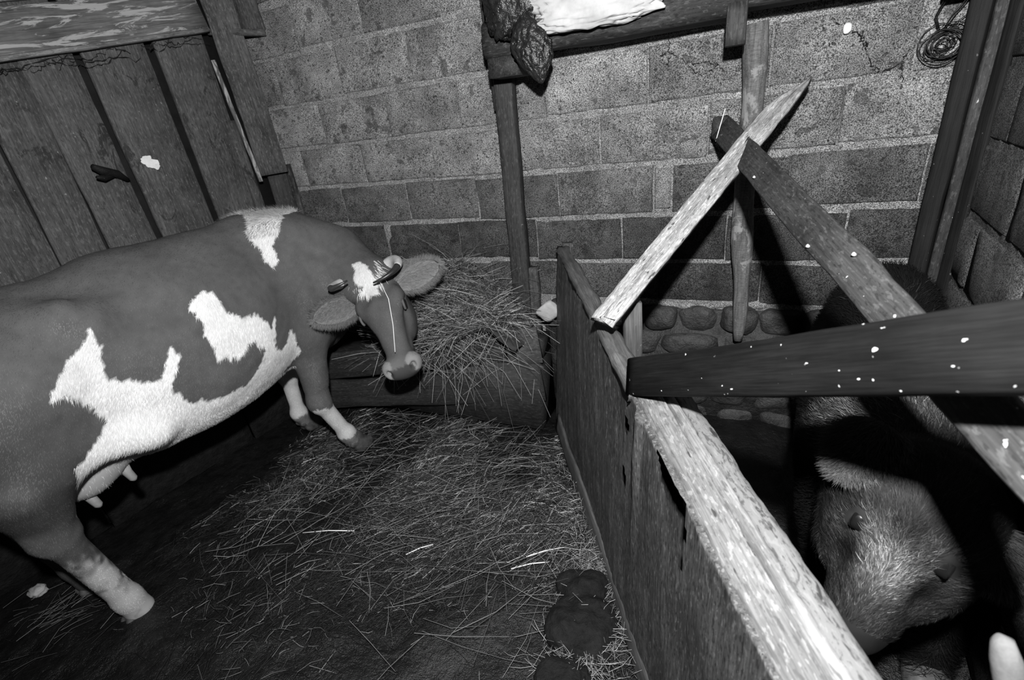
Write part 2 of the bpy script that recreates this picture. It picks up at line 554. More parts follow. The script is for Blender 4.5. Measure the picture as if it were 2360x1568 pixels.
def block_mesh(name, L, Hh, depth=.06, seed=0, proud=.006):
    nx, nz = max(4, int(L / .04)), max(3, int(Hh / .045))
    us = np.concatenate([[0], np.linspace(.007, L - .007, nx - 1), [L]]); vs = np.concatenate([[0], np.linspace(.007, Hh - .007, nz - 1), [Hh]])
    U, W, F = grid_np(us, vs)
    edge = np.minimum(np.minimum(U, L - U), np.minimum(W, Hh - W))
    P = np.stack([U + seed * 3.1, W, np.full_like(U, seed * .7)], 1)
    on = edge < 1e-6
    Y = -proud + .003 * vnoise(P, 14, seed) + np.where(on, proud * .9 + .004 * vnoise(P, 60, seed), 0)
    jx = .0035 * vnoise(P, 34, seed + 2); jz = .0035 * vnoise(P, 34, seed + 3)
    V = np.stack([U + np.where(on, jx, 0), Y, W + np.where(on, jz, 0)], 1)
    i = np.arange((nx + 1) * (nz + 1)).reshape(nx + 1, nz + 1)
    rim = np.concatenate([i[:, 0], i[-1, 1:], i[-2::-1, -1], i[0, -2:0:-1]])
    back = V[rim].copy(); back[:, 1] = depth
    b0 = len(V); k = len(rim)
    S = np.array([(rim[(a + 1) % k], rim[a], b0 + a, b0 + (a + 1) % k) for a in range(k)])
    return mesh_np(name, np.vstack([V, back]), [F, S], smooth=True)

# back wall
X0, X1 = -2.62, .95
wb = obj('wall_back', mortar_wall('wall_back', X1 - X0, 0.0, 2.72, .22, seed=1,
         open_j=[(x - X0, BEDS[r] + .02, BEDS[r + 1] - .02) for r, x in OPEN]), M_MORTAR, None, Matrix.Translation((X0, WALL_Y, 0)))
tag(wb, 'grey concrete block wall with thick mortar beds on a rubble footing', kind='structure')
sd = 0
for r, js in enumerate(JOINTS):
    xs = [-2.55] + js + [.90]
    za, zb = BEDS[r] + .012, BEDS[r + 1] - .012
    for a, b in zip(xs[:-1], xs[1:]):
        if b - a < .12: continue
        sd += 1
        g = .0015 + .0025 * random.random()
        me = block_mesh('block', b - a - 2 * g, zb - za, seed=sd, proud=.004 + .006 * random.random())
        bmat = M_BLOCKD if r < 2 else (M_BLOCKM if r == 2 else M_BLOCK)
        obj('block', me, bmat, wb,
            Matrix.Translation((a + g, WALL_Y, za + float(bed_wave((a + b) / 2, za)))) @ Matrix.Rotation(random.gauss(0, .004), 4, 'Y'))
# rough mortar plug between two blocks of the third course
obj('mortar_plug', block_mesh('mortar_plug', .065, .17, seed=77, proud=.014), M_MORTAR, wb, Matrix.Translation((-.298, WALL_Y, 1.125)))
obj('mortar_plug', block_mesh('mortar_plug', .05, .20, seed=78, proud=.008), M_MORTAR, wb, Matrix.Translation((-1.80, WALL_Y, .895)))
# a mortar run under the first course
V, F, T3 = tube_np([(x, WALL_Y + .002 + .006 * math.sin(x * 9), .675 + .008 * math.sin(x * 13)) for x in np.linspace(-.75, .8, 60)], [.018 + .007 * math.sin(i * 1.7) for i in range(60)], 8)
obj('mortar_run', mesh_np('mortar_run', V, [F, T3]), M_MORTAR, wb)

def stone_mesh(name, sx, sy, sz, seed):
    bm = bmesh.new(); bmesh.ops.create_icosphere(bm, subdivisions=3, radius=1)
    P = np.array([v.co[:] for v in bm.verts])
    P = np.sign(P) * np.abs(P) ** .62                      # towards a box
    P = P * (1 + .16 * vnoise(P, 1.3, seed)[:, None] + .07 * vnoise(P, 3.7, seed + 1)[:, None])
    P *= np.array([sx, sy, sz]) / 2
    for v, p in zip(bm.verts, P): v.co = p
    me = bpy.data.meshes.new(name); bm.to_mesh(me); bm.free()
    me.polygons.foreach_set('use_smooth', np.ones(len(me.polygons), dtype=bool))
    return me
# rubble footing showing in the pig pen
V, F = box_np((-.86, WALL_Y - .022, 0), (.88, WALL_Y + .05, .655))
obj('footing_bed', mesh_np('footing_bed', V, F, False), M_RUBBLE, wb)
zrow = 0.0
for r, hh in enumerate((.15, .13, .14, .12, .14)):
    x = -.85 + .11 * (r % 2)
    while x < .82:
        w = random.uniform(.13, .30)
        h2 = hh * random.uniform(.85, 1.05)
        sd += 1
        s = obj('stone', stone_mesh('stone', w * .98, .13, h2, sd), M_RUBBLE, wb,
                Matrix.Translation((x + w / 2, WALL_Y + random.uniform(.0, .03), zrow + hh / 2)) @ Matrix.Rotation(random.gauss(0, .08), 4, 'Y'))
        x += w
    zrow += hh

# right wall (runs from the back corner towards the viewer)
tR = nrm(np.array([-.12, -1.0, 0]))
mR = Matrix.Identity(4)
nR = np.array([tR[1], -tR[0], 0])      # into the wall: away from the room
if nR[0] < 0: nR = -nR
for i in range(3):
    mR[i][0] = tR[i]; mR[i][1] = nR[i]; mR[i][2] = (0, 0, 1)[i]
mR[0][3], mR[1][3] = .765, 2.25
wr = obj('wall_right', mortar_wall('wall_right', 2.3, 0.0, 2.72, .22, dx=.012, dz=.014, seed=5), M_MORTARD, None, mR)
tag(wr, 'dark concrete block wall closing the pig pen', kind='structure')
for r in range(-3, 9):
    z0r = BEDS[0] + (r * .2222)
    x = -.1 if r % 2 else -.32
    while x < 2.25:
        sd += 1
        a = max(x, 0.004)
        b = min(x + .43, 2.29)
        if b - a > .08 and z0r > -.1:
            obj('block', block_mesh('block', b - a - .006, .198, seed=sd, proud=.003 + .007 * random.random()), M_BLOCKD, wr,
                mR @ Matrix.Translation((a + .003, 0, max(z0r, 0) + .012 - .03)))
        x += .44

# left wall: upright planks
wl_dir = nrm(np.array([.15, 1.0, 0]))
wl_n = np.array([wl_dir[1], -wl_dir[0], 0])     # into the room (+x)
wl = empty('wall_left', (-2.70, .6, 0))
tag(wl, 'wall of upright dark planks with flaking painted crossbeam', kind='structure')
def lw(y, z, out=0.0):
    return np.array([left_x(y), y, z]) + wl_n * out
V, F = box_np((0, -.03, 0), (2.9, 0, 2.72))
mL = Matrix.Identity(4)
for i in range(3):
    mL[i][0] = wl_dir[i]; mL[i][1] = wl_n[i]; mL[i][2] = (0, 0, 1)[i]
p = lw(-.45, 0, -.03)
for i in range(3): mL[i][3] = p[i]
obj('backing', mesh_np('backing', V, F, False), M_BACK, wl, mL)
PL = [(.02, .26, .0), (.275, .55, .004), (.56, .83, .008), (.845, 1.083, .0), (1.088, 1.266, .004), (1.270, 1.462, .012), (1.492, 1.755, .010), (1.79, 2.035, .006)]
for k, (a, b, out) in enumerate(PL):
    lean = .045 if 1.3 < b < 1.9 else (.03 if b > 1.9 else .0)
    board('plank', lw((a + b) / 2 + lean, 0.0, out), lw((a + b) / 2 - lean * .8, 2.6, out), b - a, .024, wl_n, M_PLANK, wl, seed=20 + k, jit=.005, seg=20)
# dark boards in dung colour, added for the shade at the planks' foot
for k, (a, b) in enumerate(((.02, .78), (.79, 1.52), (1.53, 2.06))):
    board('shade_board', lw(a, .26, .028), lw(b, .27, .028), .56, .03, wl_n, M_DUNG, wl, seed=150 + k, jit=.01, seg=16)
# crossbeam with a lip, another board above it
board('crossbeam', lw(.2, 1.787 + .085, .035), lw(2.03, 2.125 + .085, .035), .165, .045, wl_n, M_BEAM, wl, seed=41, jit=.004, seg=20)
board('beam_lip', lw(.2, 1.787 + .004, .05), lw(2.03, 2.125 + .004, .05), .018, .05, wl_n, M_LIP, wl, seed=42, jit=.003, seg=20)
board('upper_board', lw(.2, 1.787 + .29, .03), lw(1.70, 2.064 + .29, .03), .21, .035, wl_n, M_BEAM, wl, seed=43, jit=.004, seg=16)
board('upper_board', lw(1.72, 2.07 + .285, .022), lw(2.06, 2.12 + .285, .022), .2, .03, wl_n, M_PLANK, wl, seed=44, jit=.004, seg=8)
# corner timbers
cn = nrm(np.array([.80, -.60, 0]))
board('corner_post', (-2.395, 2.135, 1.43), (-2.425, 2.11, 2.70), .145, .06, cn, M_CORNER, wl, seed=51, jit=.006, seg=18)
board('corner_batten', (-2.45, 2.03, .9), (-2.475, 2.02, 1.72), .055, .03, wl_n, M_PLANK, wl, seed=52, jit=.004)
board('corner_batten', (-2.43, 2.06, 1.40), (-2.465, 2.03, 2.0), .02, .05, cn, M_BEAM, wl, seed=53, jit=.004)
board('corner_post', (-2.425, 2.18, 0), (-2.425, 2.18, 1.46), .11, .03, cn, M_POSTD, wl, seed=54, jit=.004)
board('corner_batten', (-2.35, 2.225, .2), (-2.365, 2.225, 1.47), .022, .03, (.2, -1, 0), M_PLANK, wl, seed=55, jit=.003)
board('corner_lath', (-2.47, 2.06, 2.13), (-2.27, 2.235, 2.11), .03, .03, (0, 0, 1), M_CORNER, wl, seed=56, jit=.006)
board('corner_board', (-2.33, 2.22, 2.12), (-2.36, 2.21, 2.72), .13, .02, (.3, -1, 0), M_CORNER, wl, seed=57, jit=.006)
# lime splash on a plank
def blob(name, c, ex, ey, R, mat, parent=None, seed=0, n=26, h=.003):
    c = np.array(c, float); n3 = np.cross(ex, ey); V = [c + n3 * h]
    for i in range(n):
        a = 2 * math.pi * i / n
        r = R * (1 + .45 * vnoise(np.array([[math.cos(a) * 1.9, math.sin(a) * 1.9, seed]]), 1, seed)[0] + .2 * vnoise(np.array([[math.cos(a) * 5, math.sin(a) * 5, seed]]), 1, seed + 1)[0])
        V.append(c + ex * r * math.cos(a) + ey * r * .9 * math.sin(a))
    F = np.array([(0, 1 + i, 1 + (i + 1) % n) for i in range(n)])
    return obj(name, mesh_np(name, np.array(V), F), mat, parent)
blob('lime_splash', lw(1.56, 1.572, .0335), wl_dir, np.array([0, 0, 1.0]), .034, M_WHITE, wl, seed=4)
blob('lime_splash', lw(1.583, 1.548, .0335), wl_dir, np.array([0, 0, 1.0]), .015, M_WHITE, wl, seed=9)
# forked wooden peg in the gap between two planks
tube('peg', [lw(1.452, 1.50, .02), lw(1.41, 1.535, .05), lw(1.36, 1.55, .075), lw(1.318, 1.575, .10)], [.011, .018, .021, .012], M_DARK, wl, n=8)
tube('peg', [lw(1.40, 1.535, .05), lw(1.345, 1.525, .08), lw(1.315, 1.532, .10)], [.013, .014, .006], M_DARK, wl, n=8)

# ------------------------------------------------------------------ partition line on the floor (cow side / pig side)
P_FAR = np.array([-.80, 2.16]); P_DIR = np.array([.475, -.88]); P_NRM = np.array([.88, .475])   # normal points to the pig side
def pig_side(x, y): return (x - P_FAR[0]) * P_NRM[0] + (y - P_FAR[1]) * P_NRM[1]
# floor
us = np.arange(-3.1, 1.3, .028); vs = np.arange(-.7, 2.34, .028)
U, W, F = grid_np(us, vs)
P = np.stack([U, W, np.zeros_like(U)], 1)
Z = -.012 + .016 * vnoise(P, 3.2, 1) + .011 * vnoise(P, 9, 2) + .006 * vnoise(P, 24, 3)
sidep = pig_side(U, W)
Z = Z + .09 * np.clip(sidep / .06, 0, 1)
fl = obj('floor', mesh_np('floor', np.stack([U, W, Z], 1), F), M_MUD)
tag(fl, 'wet trodden mud floor of the shed', kind='structure')
def floor_z(x, y):
    Pq = np.stack([x, y, np.zeros_like(x)], 1)
    return -.012 + .016 * vnoise(Pq, 3.2, 1) + .011 * vnoise(Pq, 9, 2) + .006 * vnoise(Pq, 24, 3) + .09 * np.clip(pig_side(x, y) / .06, 0, 1)

# ------------------------------------------------------------------ timber and props
def profile_board(name, p0, p1, prof, up, mat, parent=None, seg=24, jit=.002, seed=0, end0=0.0, end1=0.0, tip=None):
    """extrude a closed cross-section (y,z) along p0->p1; `tip`: pulls the last ring to a slanted point"""
    m, L = frame(p0, p1, up); prof = np.array(prof, float); n = len(prof)
    r = np.random.default_rng(seed); V = []
    for k in range(seg + 1):
        x = k / seg * L
        pr = prof.copy()
        if tip and k / seg > tip[0]:
            s = (k / seg - tip[0]) / (1 - tip[0])
            pr[:, 0] = tip[1] + (pr[:, 0] - tip[1]) * (1 - s * .93)
        Q = np.stack([np.full(n, x), pr[:, 0], pr[:, 1]], 1)
        Q[:, 1:] += jit * np.stack([vnoise(Q * np.array([1, 3, 3]), 14, seed), vnoise(Q * np.array([1, 3, 3]), 14, seed + 1)], 1)
        Q[:, 1:] += jit * .6 * np.stack([vnoise(Q, 60, seed + 2), vnoise(Q, 60, seed + 3)], 1)
        if k == 0: Q[:, 0] += end0 * r.random(n)
        if k == seg: Q[:, 0] -= end1 * r.random(n)
        V.append(Q)
    V = np.vstack(V); F = []
    for k in range(seg):
        for i in range(n):
            j = (i + 1) % n
            F.append((k * n + i, k * n + j, (k + 1) * n + j, (k + 1) * n + i))
    V = np.vstack([V, V[:n].mean(0), V[-n:].mean(0)]); T3 = []
    for i in range(n):
        j = (i + 1) % n
        T3 += [(len(V) - 2, j, i), (len(V) - 1, seg * n + i, seg * n + j)]
    return obj(name, mesh_np(name, V, [np.array(F), np.array(T3)], False), mat, parent, m)

def box(name, lo, hi, mat, parent=None, bev=.004, seed=0, mw=None):
    """small bevelled, slightly irregular timber block"""
    lo = np.array(lo, float); hi = np.array(hi, float); s = hi - lo; a = int(np.argmax(s)); b, c = [i for i in range(3) if i != a]
    p0 = (lo + hi) / 2; p1 = p0.copy(); p0[a] = lo[a]; p1[a] = hi[a]; up = np.zeros(3); up[c] = 1
    return board(name, p0, p1, s[b], s[c], up, mat, parent, seg=4, jit=.002, seed=seed, bev=bev)

# --- square post standing on the manger against the block wall
po = empty('wooden_post', (-.955, 2.19, .50))
tag(po, 'rough sawn wooden post standing against the block wall behind the hay', 'post')
board('shaft', (-.96, 2.195, .50), (-.935, 2.195, 1.74), .085, .075, (.15, -1, 0), M_POSTD, po, seed=61, jit=.004, seg=22)
board('upper_shaft', (-.965, 2.205, 1.60), (-.99, 2.21, 2.70), .055, .06, (0, -1, 0), M_POSTD, po, seed=62, jit=.004, seg=14)
board('splice', (-.905, 2.215, .50), (-.895, 2.215, .86), .05, .05, (0, -1, 0), M_CORNER, po, seed=63, jit=.005, seg=10)
box('bracket', (-.925, 2.02, 1.715), (-.80, 2.16, 1.785), M_POSTD, po, seed=64)

# --- shelf beam along the wall top
sb = empty('shelf_beam', (-.2, 2.11, 1.80))
tag(sb, 'rough hewn shelf beam fixed along the top of the block wall', 'beam')
board('timber', (-.945, 2.115, 1.852), (.0, 2.115, 1.845), .17, .125, (0, 0, 1), M_SHELF, sb, seed=65, jit=.010, seg=26, bev=.02)
board('timber', (-.02, 2.11, 1.862), (.745, 2.09, 1.835), .17, .115, (0, 0, 1), M_SHELF, sb, seed=66, jit=.008, seg=20, bev=.015)
box('hanging_block', (-.045, 1.995, 1.695), (.018, 2.055, 1.815), M_POSTD, sb, seed=67)

# --- round post
zs = np.linspace(1.765, .55, 26)
rp = []
for z in zs:
    t = (1.765 - z) / 1.215
    rp.append((.048 + .03 * t + .006 * math.sin(t * 9), 2.17 + .02 * math.sin(t * 5), z))
rr = [.040 + .003 * math.sin(i * .9) - (.02 * max(0, (i - 17) / 8)) for i in range(26)]
o = tube('round_post', rp, rr, None, n=16)
o.data.materials.append(m_wood('stripped bark pole', .03, .16, grain=(60, 60, 4), rough=.85, paint=.20, paint_amt=.45, pst=(9, 9, 4), paint_scale=5, bumpd=.008))
tag(o, 'round pole with patchy bark hanging below the shelf beam', 'post')

# --- post in the right-hand corner, its unlit faces painted near-black
cp = empty('corner_post', (.70, 2.17, 0))
tag(cp, 'tall dark timber post with two battens in the corner of the pig pen', 'post')
board('post', (.665, 2.16, .09), (.665, 2.16, 2.70), .055, .06, (-.5, -1, 0), M_DARK, cp, seed=71, seg=20)
board('batten', (.712, 2.15, .09), (.705, 2.15, 2.70), .034, .05, (-.2, -1, 0), M_BRACE, cp, seed=72, seg=20)  # paler strip standing in for the post's lit front face
board('batten', (.742, 2.11, .09), (.735, 2.12, 2.70), .045, .035, (-1, -.6, 0), M_DARK, cp, seed=73, seg=20)
box('cross_piece', (.55, 2.06, 1.745), (.74, 2.12, 1.80), M_POSTD, None, seed=74)
x = bpy.data.objects['cross_piece']; x.name = 'short_beam'; tag(x, 'short dark beam end resting against the tall corner post', 'beam')

# --- pale board leaning on the partition
W2 = .037
o = profile_board('leaning_board', (-.318, 1.262, .985), (.204, 2.09, 1.572),
              [(-W2, -.010), (-W2, .008), (-W2 + .004, .011), (.006, .012), (.010, .003), (.014, .003), (.018, .013), (W2 - .003, .010), (W2, .005), (W2, -.010)],
              (-.15, -.85, .45), M_LIGHT, None, seg=40, jit=.0035, seed=81, end0=.035, tip=(.86, -W2 * .8))
tag(o, 'pale split board leaning from the partition up to the block wall', 'board')

# --- long brace plank from the round pole towards the viewer
br = empty('brace_plank', (-.03, 2.12, 1.43))
tag(br, 'long worn plank slanting from the round pole over the pig', 'plank')
bA = np.array([-.05, 2.19, 1.44]); bB = np.array([.302, .6474, 1.1687]); bE = bA + (bB - bA) * 1.30
nb = np.array([-.75, -.45, .62])
board('plank', bA, bE, .086, .020, nb, M_BRACE, br, seed=83, jit=.005, seg=40, taper=.30)
bm_, bl_ = frame(bA, bE, nb)
for tt, yy in ((.30, -.02), (.52, -.028), (.58, .02)):
    p = bm_ @ Vector((bl_ * tt, yy, .0125))
    tube('nail', [np.array(p), np.array(p) + .006 * nrm(nb)], .0035, M_METAL, br, n=8)
# end block where it is fixed
box('end_block', (-.075, 2.15, 1.40), (-.02, 2.235, 1.475), M_POSTD, br, seed=84)

# --- dark plank lying over the partition
dA = np.array([-.195, 1.078, .925]); dB = np.array([.28, .59, 1.285]); dE = dA + (dB - dA) * 1.45
nd = np.array([-.10, -.80, .55])
o = board('dark_plank', dA, dE, .094, .030, nd, M_BLACK, None, seed=85, jit=.002, seg=30, bev=.004)
tag(o, 'dark stained plank with white paint flecks resting on the partition', 'plank')

# --- partition
T_FAR = np.array([-.705, 2.12, .985]); T_NEAR = np.array([.11, .463, .85])
B_FAR = np.array([-.80, 2.145, -.02]); B_NEAR = B_FAR + np.array([.475, -.88, 0]) * 2.35
T_END = T_FAR + (T_NEAR - T_FAR) * 1.20
pt = empty('partition', (-.40, 1.4, 0))
tag(pt, 'low wooden partition between the cow and the pig with a peeling cap rail', 'partition')
NU, NV = 190, 84
U, W, F = grid_np(np.linspace(0, 1, NU), np.linspace(0, 1, NV))
topv = T_FAR + (T_END - T_FAR) * U[:, None]; botv = B_FAR + (B_NEAR - B_FAR) * U[:, None]
P = botv + (topv - botv) * W[:, None]
nP = np.array([.88, .475, 0.0])
Lp = U * 2.3; Hp = W * .95
Q = np.stack([Lp, Hp, np.zeros_like(U)], 1)
rel = .004 * vnoise(Q * np.array([14, 2.2, 1]), 1, 1) + .008 * vnoise(Q, 3, 2) + .0022 * vnoise(Q * np.array([70, 9, 1]), 1, 4)
rel -= .016 * np.exp(-((Lp - (1.33 - .10 * (1 - W))) / .02) ** 2) * np.clip((W - .35) * 2, 0, 1) * (W > .2)          # shallow split
front = P - nP * (.016 + 0) + nP * rel[:, None]
back = P + nP * .016
# ragged top at the far end, a gash under the rail
hole = in_poly(U, W, [(.630, 1.01), (.692, 1.01), (.699, .93), (.697, .87), (.692, .79), (.684, .86), (.672, .90), (.655, .94), (.640, .98)])
hole |= in_poly(U, W, [(.512, .70), (.520, .67), (.518, .63), (.508, .66)])
hole |= in_poly(U, W, [(.516, .885), (.524, .87), (.522, .83), (.513, .85)])
bad = hole[F].any(1)
nv = len(U); Fb = F[~bad][:, ::-1] + nv
i = np.arange(nv).reshape(NU, NV)
rim = np.concatenate([i[:, 0], i[-1, 1:], i[-2::-1, -1], i[0, -2:0:-1]]); k = len(rim)
S = np.array([(rim[(a + 1) % k], rim[a], nv + rim[a], nv + rim[(a + 1) % k]) for a in range(k)])
mP = Matrix.Identity(4)
for a in range(3):
    mP[a][0] = (0, 0, 1)[a]; mP[a][1] = (.475, -.88, 0)[a]; mP[a][2] = (.88, .475, 0)[a]; mP[a][3] = B_FAR[a]
mPi = np.array(mP.inverted())
VV = np.vstack([front, back]); VV = VV @ mPi[:3, :3].T + mPi[:3, 3]
obj('panel', mesh_np('panel', VV, [F[~bad], Fb, S], False), M_PANEL, pt, mP)
# worn top edge beyond the dark plank
tdir = nrm(T_END - T_FAR)
upP = np.array([0, 0, 1.0])
ws = T_FAR + np.array([.010, .006, .004]); we = T_FAR + (T_NEAR - T_FAR) * .66 + np.array([.012, .008, .004])
profile_board('top_edge', ws, we, [(-.032, -.03), (-.034, .0), (-.020, .010), (-.006, .004), (.010, .008), (.024, .0), (.022, -.03)], upP, M_WORN, pt, seg=34, jit=.007, seed=91, end1=.03)
# cap rail: moulded, flaking
cs = T_FAR + (T_NEAR - T_FAR) * .655; ce = T_END
cm_y = np.cross(upP, tdir)      # local Y of the board frame
sgn = 1 if cm_y @ nP > 0 else -1
def cap_part(name, prof, mat, seed, jit=.0022):
    pr = [(sgn * a, b) for a, b in prof]
    if sgn < 0: pr = pr[::-1]
    return profile_board(name, cs, ce, pr, upP, mat, pt, seg=60, jit=jit, seed=seed, end0=.01)
cap_part('moulding', [(-.004, -.022), (-.006, .004), (.002, .010), (.037, .036), (.041, .030), (.041, -.022)], M_CAPL, 92, .0012)
cap_part('bead', [(.0415, -.02), (.0415, .026), (.045, .032), (.050, .040), (.060, .041), (.064, .034), (.064, -.02)], M_BEAD, 93)
cap_part('cap_rail', [(.0645, -.022), (.0645, .033), (.070, .037), (.090, .036), (.102, .031), (.107, .020), (.107, -.022)], M_CAP, 94, .0035)
board('stile', (-.262, 1.43, .05), (-.255, 1.42, 1.0), .055, .05, (.4, -.9, 0), M_WORN, pt, seed=93, seg=12)
board('stile', T_FAR * np.array([1, 1, 0]) + np.array([-.055, .035, .0]), T_FAR + np.array([.03, .012, .02]), .03, .05, (.88, .475, 0), M_PANEL, pt, seed=94, seg=12, jit=.005)
board('skirting', (-.775, 2.06, .045), (-.08, .775, .03), .09, .014, (-.88, -.475, .15), M_WORN, pt, seed=95, seg=30, jit=.012)

# --- broken stake close to the viewer
o = tube('broken_stake', [(.314, .515, .962), (.317, .512, .956), (.323, .505, .935), (.337, .490, .89), (.375, .45, .78), (.41, .40, .60), (.45, .34, .35), (.485, .28, .09)], [.004, .011, .014, .018, .022, .024, .025, .026], M_PALE, None, n=14)
for v in o.data.vertices:
    q = np.array([v.co[:]]); v.co = v.co + Vector((.004 * vnoise(q, 40, 1)[0], .004 * vnoise(q, 40, 2)[0], .004 * vnoise(q, 40, 3)[0]))
tag(o, 'pale broken wooden stake leaning beside the pig', 'stake')

# --- manger: two front boards, bed board
mg = empty('manger', (-1.5, 1.97, 0))
tag(mg, 'low feed manger of dark boards in front of the block wall', 'manger')
fn = nrm(np.array([.12, -1, 0]))
def mfront(x, dz): return np.array([x, 1.85 + (x + 2.35) * .127, dz])
board('front_board', mfront(-2.32, .315), mfront(-1.02, .485), .165, .025, fn, M_POSTD, mg, seed=101, seg=18, jit=.005)
board('front_board', mfront(-1.008, .485), mfront(-.83, .505), .20, .025, fn, M_CORNER, mg, seed=102, seg=8, jit=.005)
board('front_board', mfront(-2.32, .13), mfront(-.83, .27), .19, .025, fn, M_POSTD, mg, seed=103, seg=20, jit=.005)
V, F = box_np((-2.36, 1.99, .02), (-.84, 2.228, .40))
obj('bed', mesh_np('bed', V, F, False), M_POSTD, mg)
V, F = box_np((-1.12, 2.05, .40), (-.84, 2.228, .50))
obj('footing', mesh_np('footing', V, F, False), M_POSTD, mg)
# pale chunk of plaster
o = obj('plaster_chunk', stone_mesh('plaster_chunk', .10, .035, .12, 5), M_STONEL, None, Matrix.Translation((-.79, 2.11, .66)) @ Matrix.Rotation(.9, 4, 'Y') @ Matrix.Rotation(.3, 4, 'Z'))
tag(o, 'pale broken plaster chunk wedged between post and partition', 'plaster')
o = obj('loose_stone', stone_mesh('loose_stone', .11, .09, .075, 15), M_RUBBLE, None, Matrix.Translation((-1.00, 2.09, .535)))
tag(o, 'dark loose stone at the foot of the sawn post', 'stone')

# --- sack and plastic on the shelf
def lump(name, c, size, seed, mat, parent=None, sub=5, amp=.12, fr=2.2, crease=.05, fr2=6.0, power=.8, mw=None):
    bm = bmesh.new(); bmesh.ops.create_icosphere(bm, subdivisions=sub, radius=1)
    P = np.array([v.co[:] for v in bm.verts]); D0 = P.copy()
    P = np.sign(P) * np.abs(P) ** power
    r = 1 + amp * vnoise(D0, fr, seed) + crease * (1 - 2 * np.abs(vnoise(D0 * np.array([1, 1, 1.6]), fr2, seed + 1))) + crease * .5 * (1 - 2 * np.abs(vnoise(D0, fr2 * 2.3, seed + 2)))
    P = P * r[:, None] * np.array(size) / 2 + np.array(c)
    for v, p in zip(bm.verts, P): v.co = p
    me = bpy.data.meshes.new(name); bm.to_mesh(me); bm.free()
    me.polygons.foreach_set('use_smooth', np.ones(len(me.polygons), dtype=bool))
    return obj(name, me, mat, parent, mw)
sk = empty('sack', (-.48, 2.09, 1.91))
tag(sk, 'crumpled white sack lying on the shelf beam', 'sack')
lump('body', (-.47, 2.075, 1.985), (.52, .24, .22), 31, M_SACK, sk, amp=.12, crease=.08, fr2=3.5)
lump('flap', (-.49, 1.995, 1.895), (.46, .05, .14), 33, M_SACK, sk, amp=.20, crease=.12, fr2=4)
lump('fold', (-.40, 1.99, 1.975), (.30, .10, .13), 35, M_SACK, sk, amp=.18, crease=.12, fr2=4)
lump('tail', (-.13, 2.05, 1.93), (.30, .13, .05), 37, M_SACK, sk, amp=.15, crease=.05, fr2=6)
bg = empty('plastic_bag', (-.76, 2.0, 1.82))
tag(bg, 'crumpled dark plastic bag hanging over the beam by the sack', 'bag')
lump('sheet', (-.79, 2.02, 1.965), (.22, .10, .25), 41, M_BAG, bg, amp=.15, crease=.10, fr2=5)
def pouch():
    bm = bmesh.new(); bmesh.ops.create_icosphere(bm, subdivisions=5, radius=1)
    for v in bm.verts:
        x, y, z = v.co; w = .34 + .66 * max(0, math.cos((z + .05) * 1.35)) ** 1.2
        q = np.array([[x, y, z]])
        n = .20 * (1 - 2 * abs(vnoise(q * np.array([2.2, 2.2, 1.4]), 2.6, 8)[0])) + .10 * vnoise(q, 6, 9)[0] + .05 * (1 - 2 * abs(vnoise(q, 11, 10)[0]))
        v.co = ((x * w * (1 + n)) * .068 - z * .030, (y * w * (1 + n)) * .035, z * .128 + n * .01)
    me = bpy.data.meshes.new('pouch'); bm.to_mesh(me); bm.free()
    me.polygons.foreach_set('use_smooth', np.ones(len(me.polygons), dtype=bool))
    return me
obj('pouch', pouch(), M_BAG, bg, Matrix.Translation((-.722, 1.985, 1.795)))

# --- coil of wire hung on the wall
pts = []
for i in range(620):
    t = i / 620; a = t * 2 * math.pi * 15
    r = .060 * (.62 + .38 * math.sin(t * 23 + 1)) + .006 * math.sin(a * .37)
    tilt = .5 * math.sin(t * 31)
    x = r * math.cos(a); z = r * math.sin(a) * (1 - .25 * abs(math.sin(t * 17)))
    pts.append((.607 + x * math.cos(tilt * .5) + .012 * math.sin(t * 29), 2.222 - .012 * (1 + math.sin(a * .5 + t * 9)), 1.618 + z + x * .35 * math.sin(tilt)))
wc = empty('wire_coil', (.607, 2.21, 1.60))
tag(wc, 'tangled coil of thin black wire hanging on the block wall', 'wire')
tube('coil', pts, .0016, M_WIRE, wc, n=5)
for k in range(6):
    x0 = .555 + .022 * k; a = rng.normal(0, .02, 3)
    tube('strand', [(.585 + .004 * k, 2.215, 1.655), (x0 + a[0] + .01, 2.205, 1.70), (x0 + a[1] + .015, 2.18, 1.75), (x0 + a[2] + .02, 2.15, 1.80)], .0016, M_WIRE, wc, n=5)
o = lump('snail_shell', (.334, 2.232, 1.708), (.026, .024, .034), 51, M_WHITE, None, sub=3, amp=.1, crease=.02)
tag(o, 'small pale snail shell stuck to the block wall below the beam', 'shell')

# --- dusty cobwebs on the wall
def web(name, lines, label):
    e = empty(name, lines[0][0]); tag(e, label, 'cobweb')
    for ln in lines:
        P = np.array(ln, float); t = np.linspace(0, len(P) - 1, 6 * len(P))
        Pi = np.stack([np.interp(t, np.arange(len(P)), P[:, a]) for a in range(3)], 1)
        Pi[:, [0, 2]] += .004 * rng.normal(size=(len(Pi), 2)); Pi[:, 1] = np.minimum(Pi[:, 1] + .003 * rng.normal(size=len(Pi)), 2.243)
        tube('thread', Pi, np.abs(.0012 + .0009 * rng.normal(size=len(Pi))), M_DUST, e, n=4)
web('cobweb', [[(-.245, 2.238, 1.775), (-.247, 2.236, 1.724), (-.203, 2.236, 1.695), (-.154, 2.236, 1.644), (-.114, 2.236, 1.630), (-.077, 2.236, 1.652)],
               [(-.245, 2.236, 1.73), (-.25, 2.236, 1.70), (-.252, 2.236, 1.67)], [(-.19, 2.236, 1.685), (-.15, 2.236, 1.672), (-.10, 2.236, 1.668), (-.07, 2.236, 1.66)],
               [(-.26, 2.236, 1.725), (-.28, 2.236, 1.718)]], 'dusty sagging cobweb on the blocks left of the round pole')
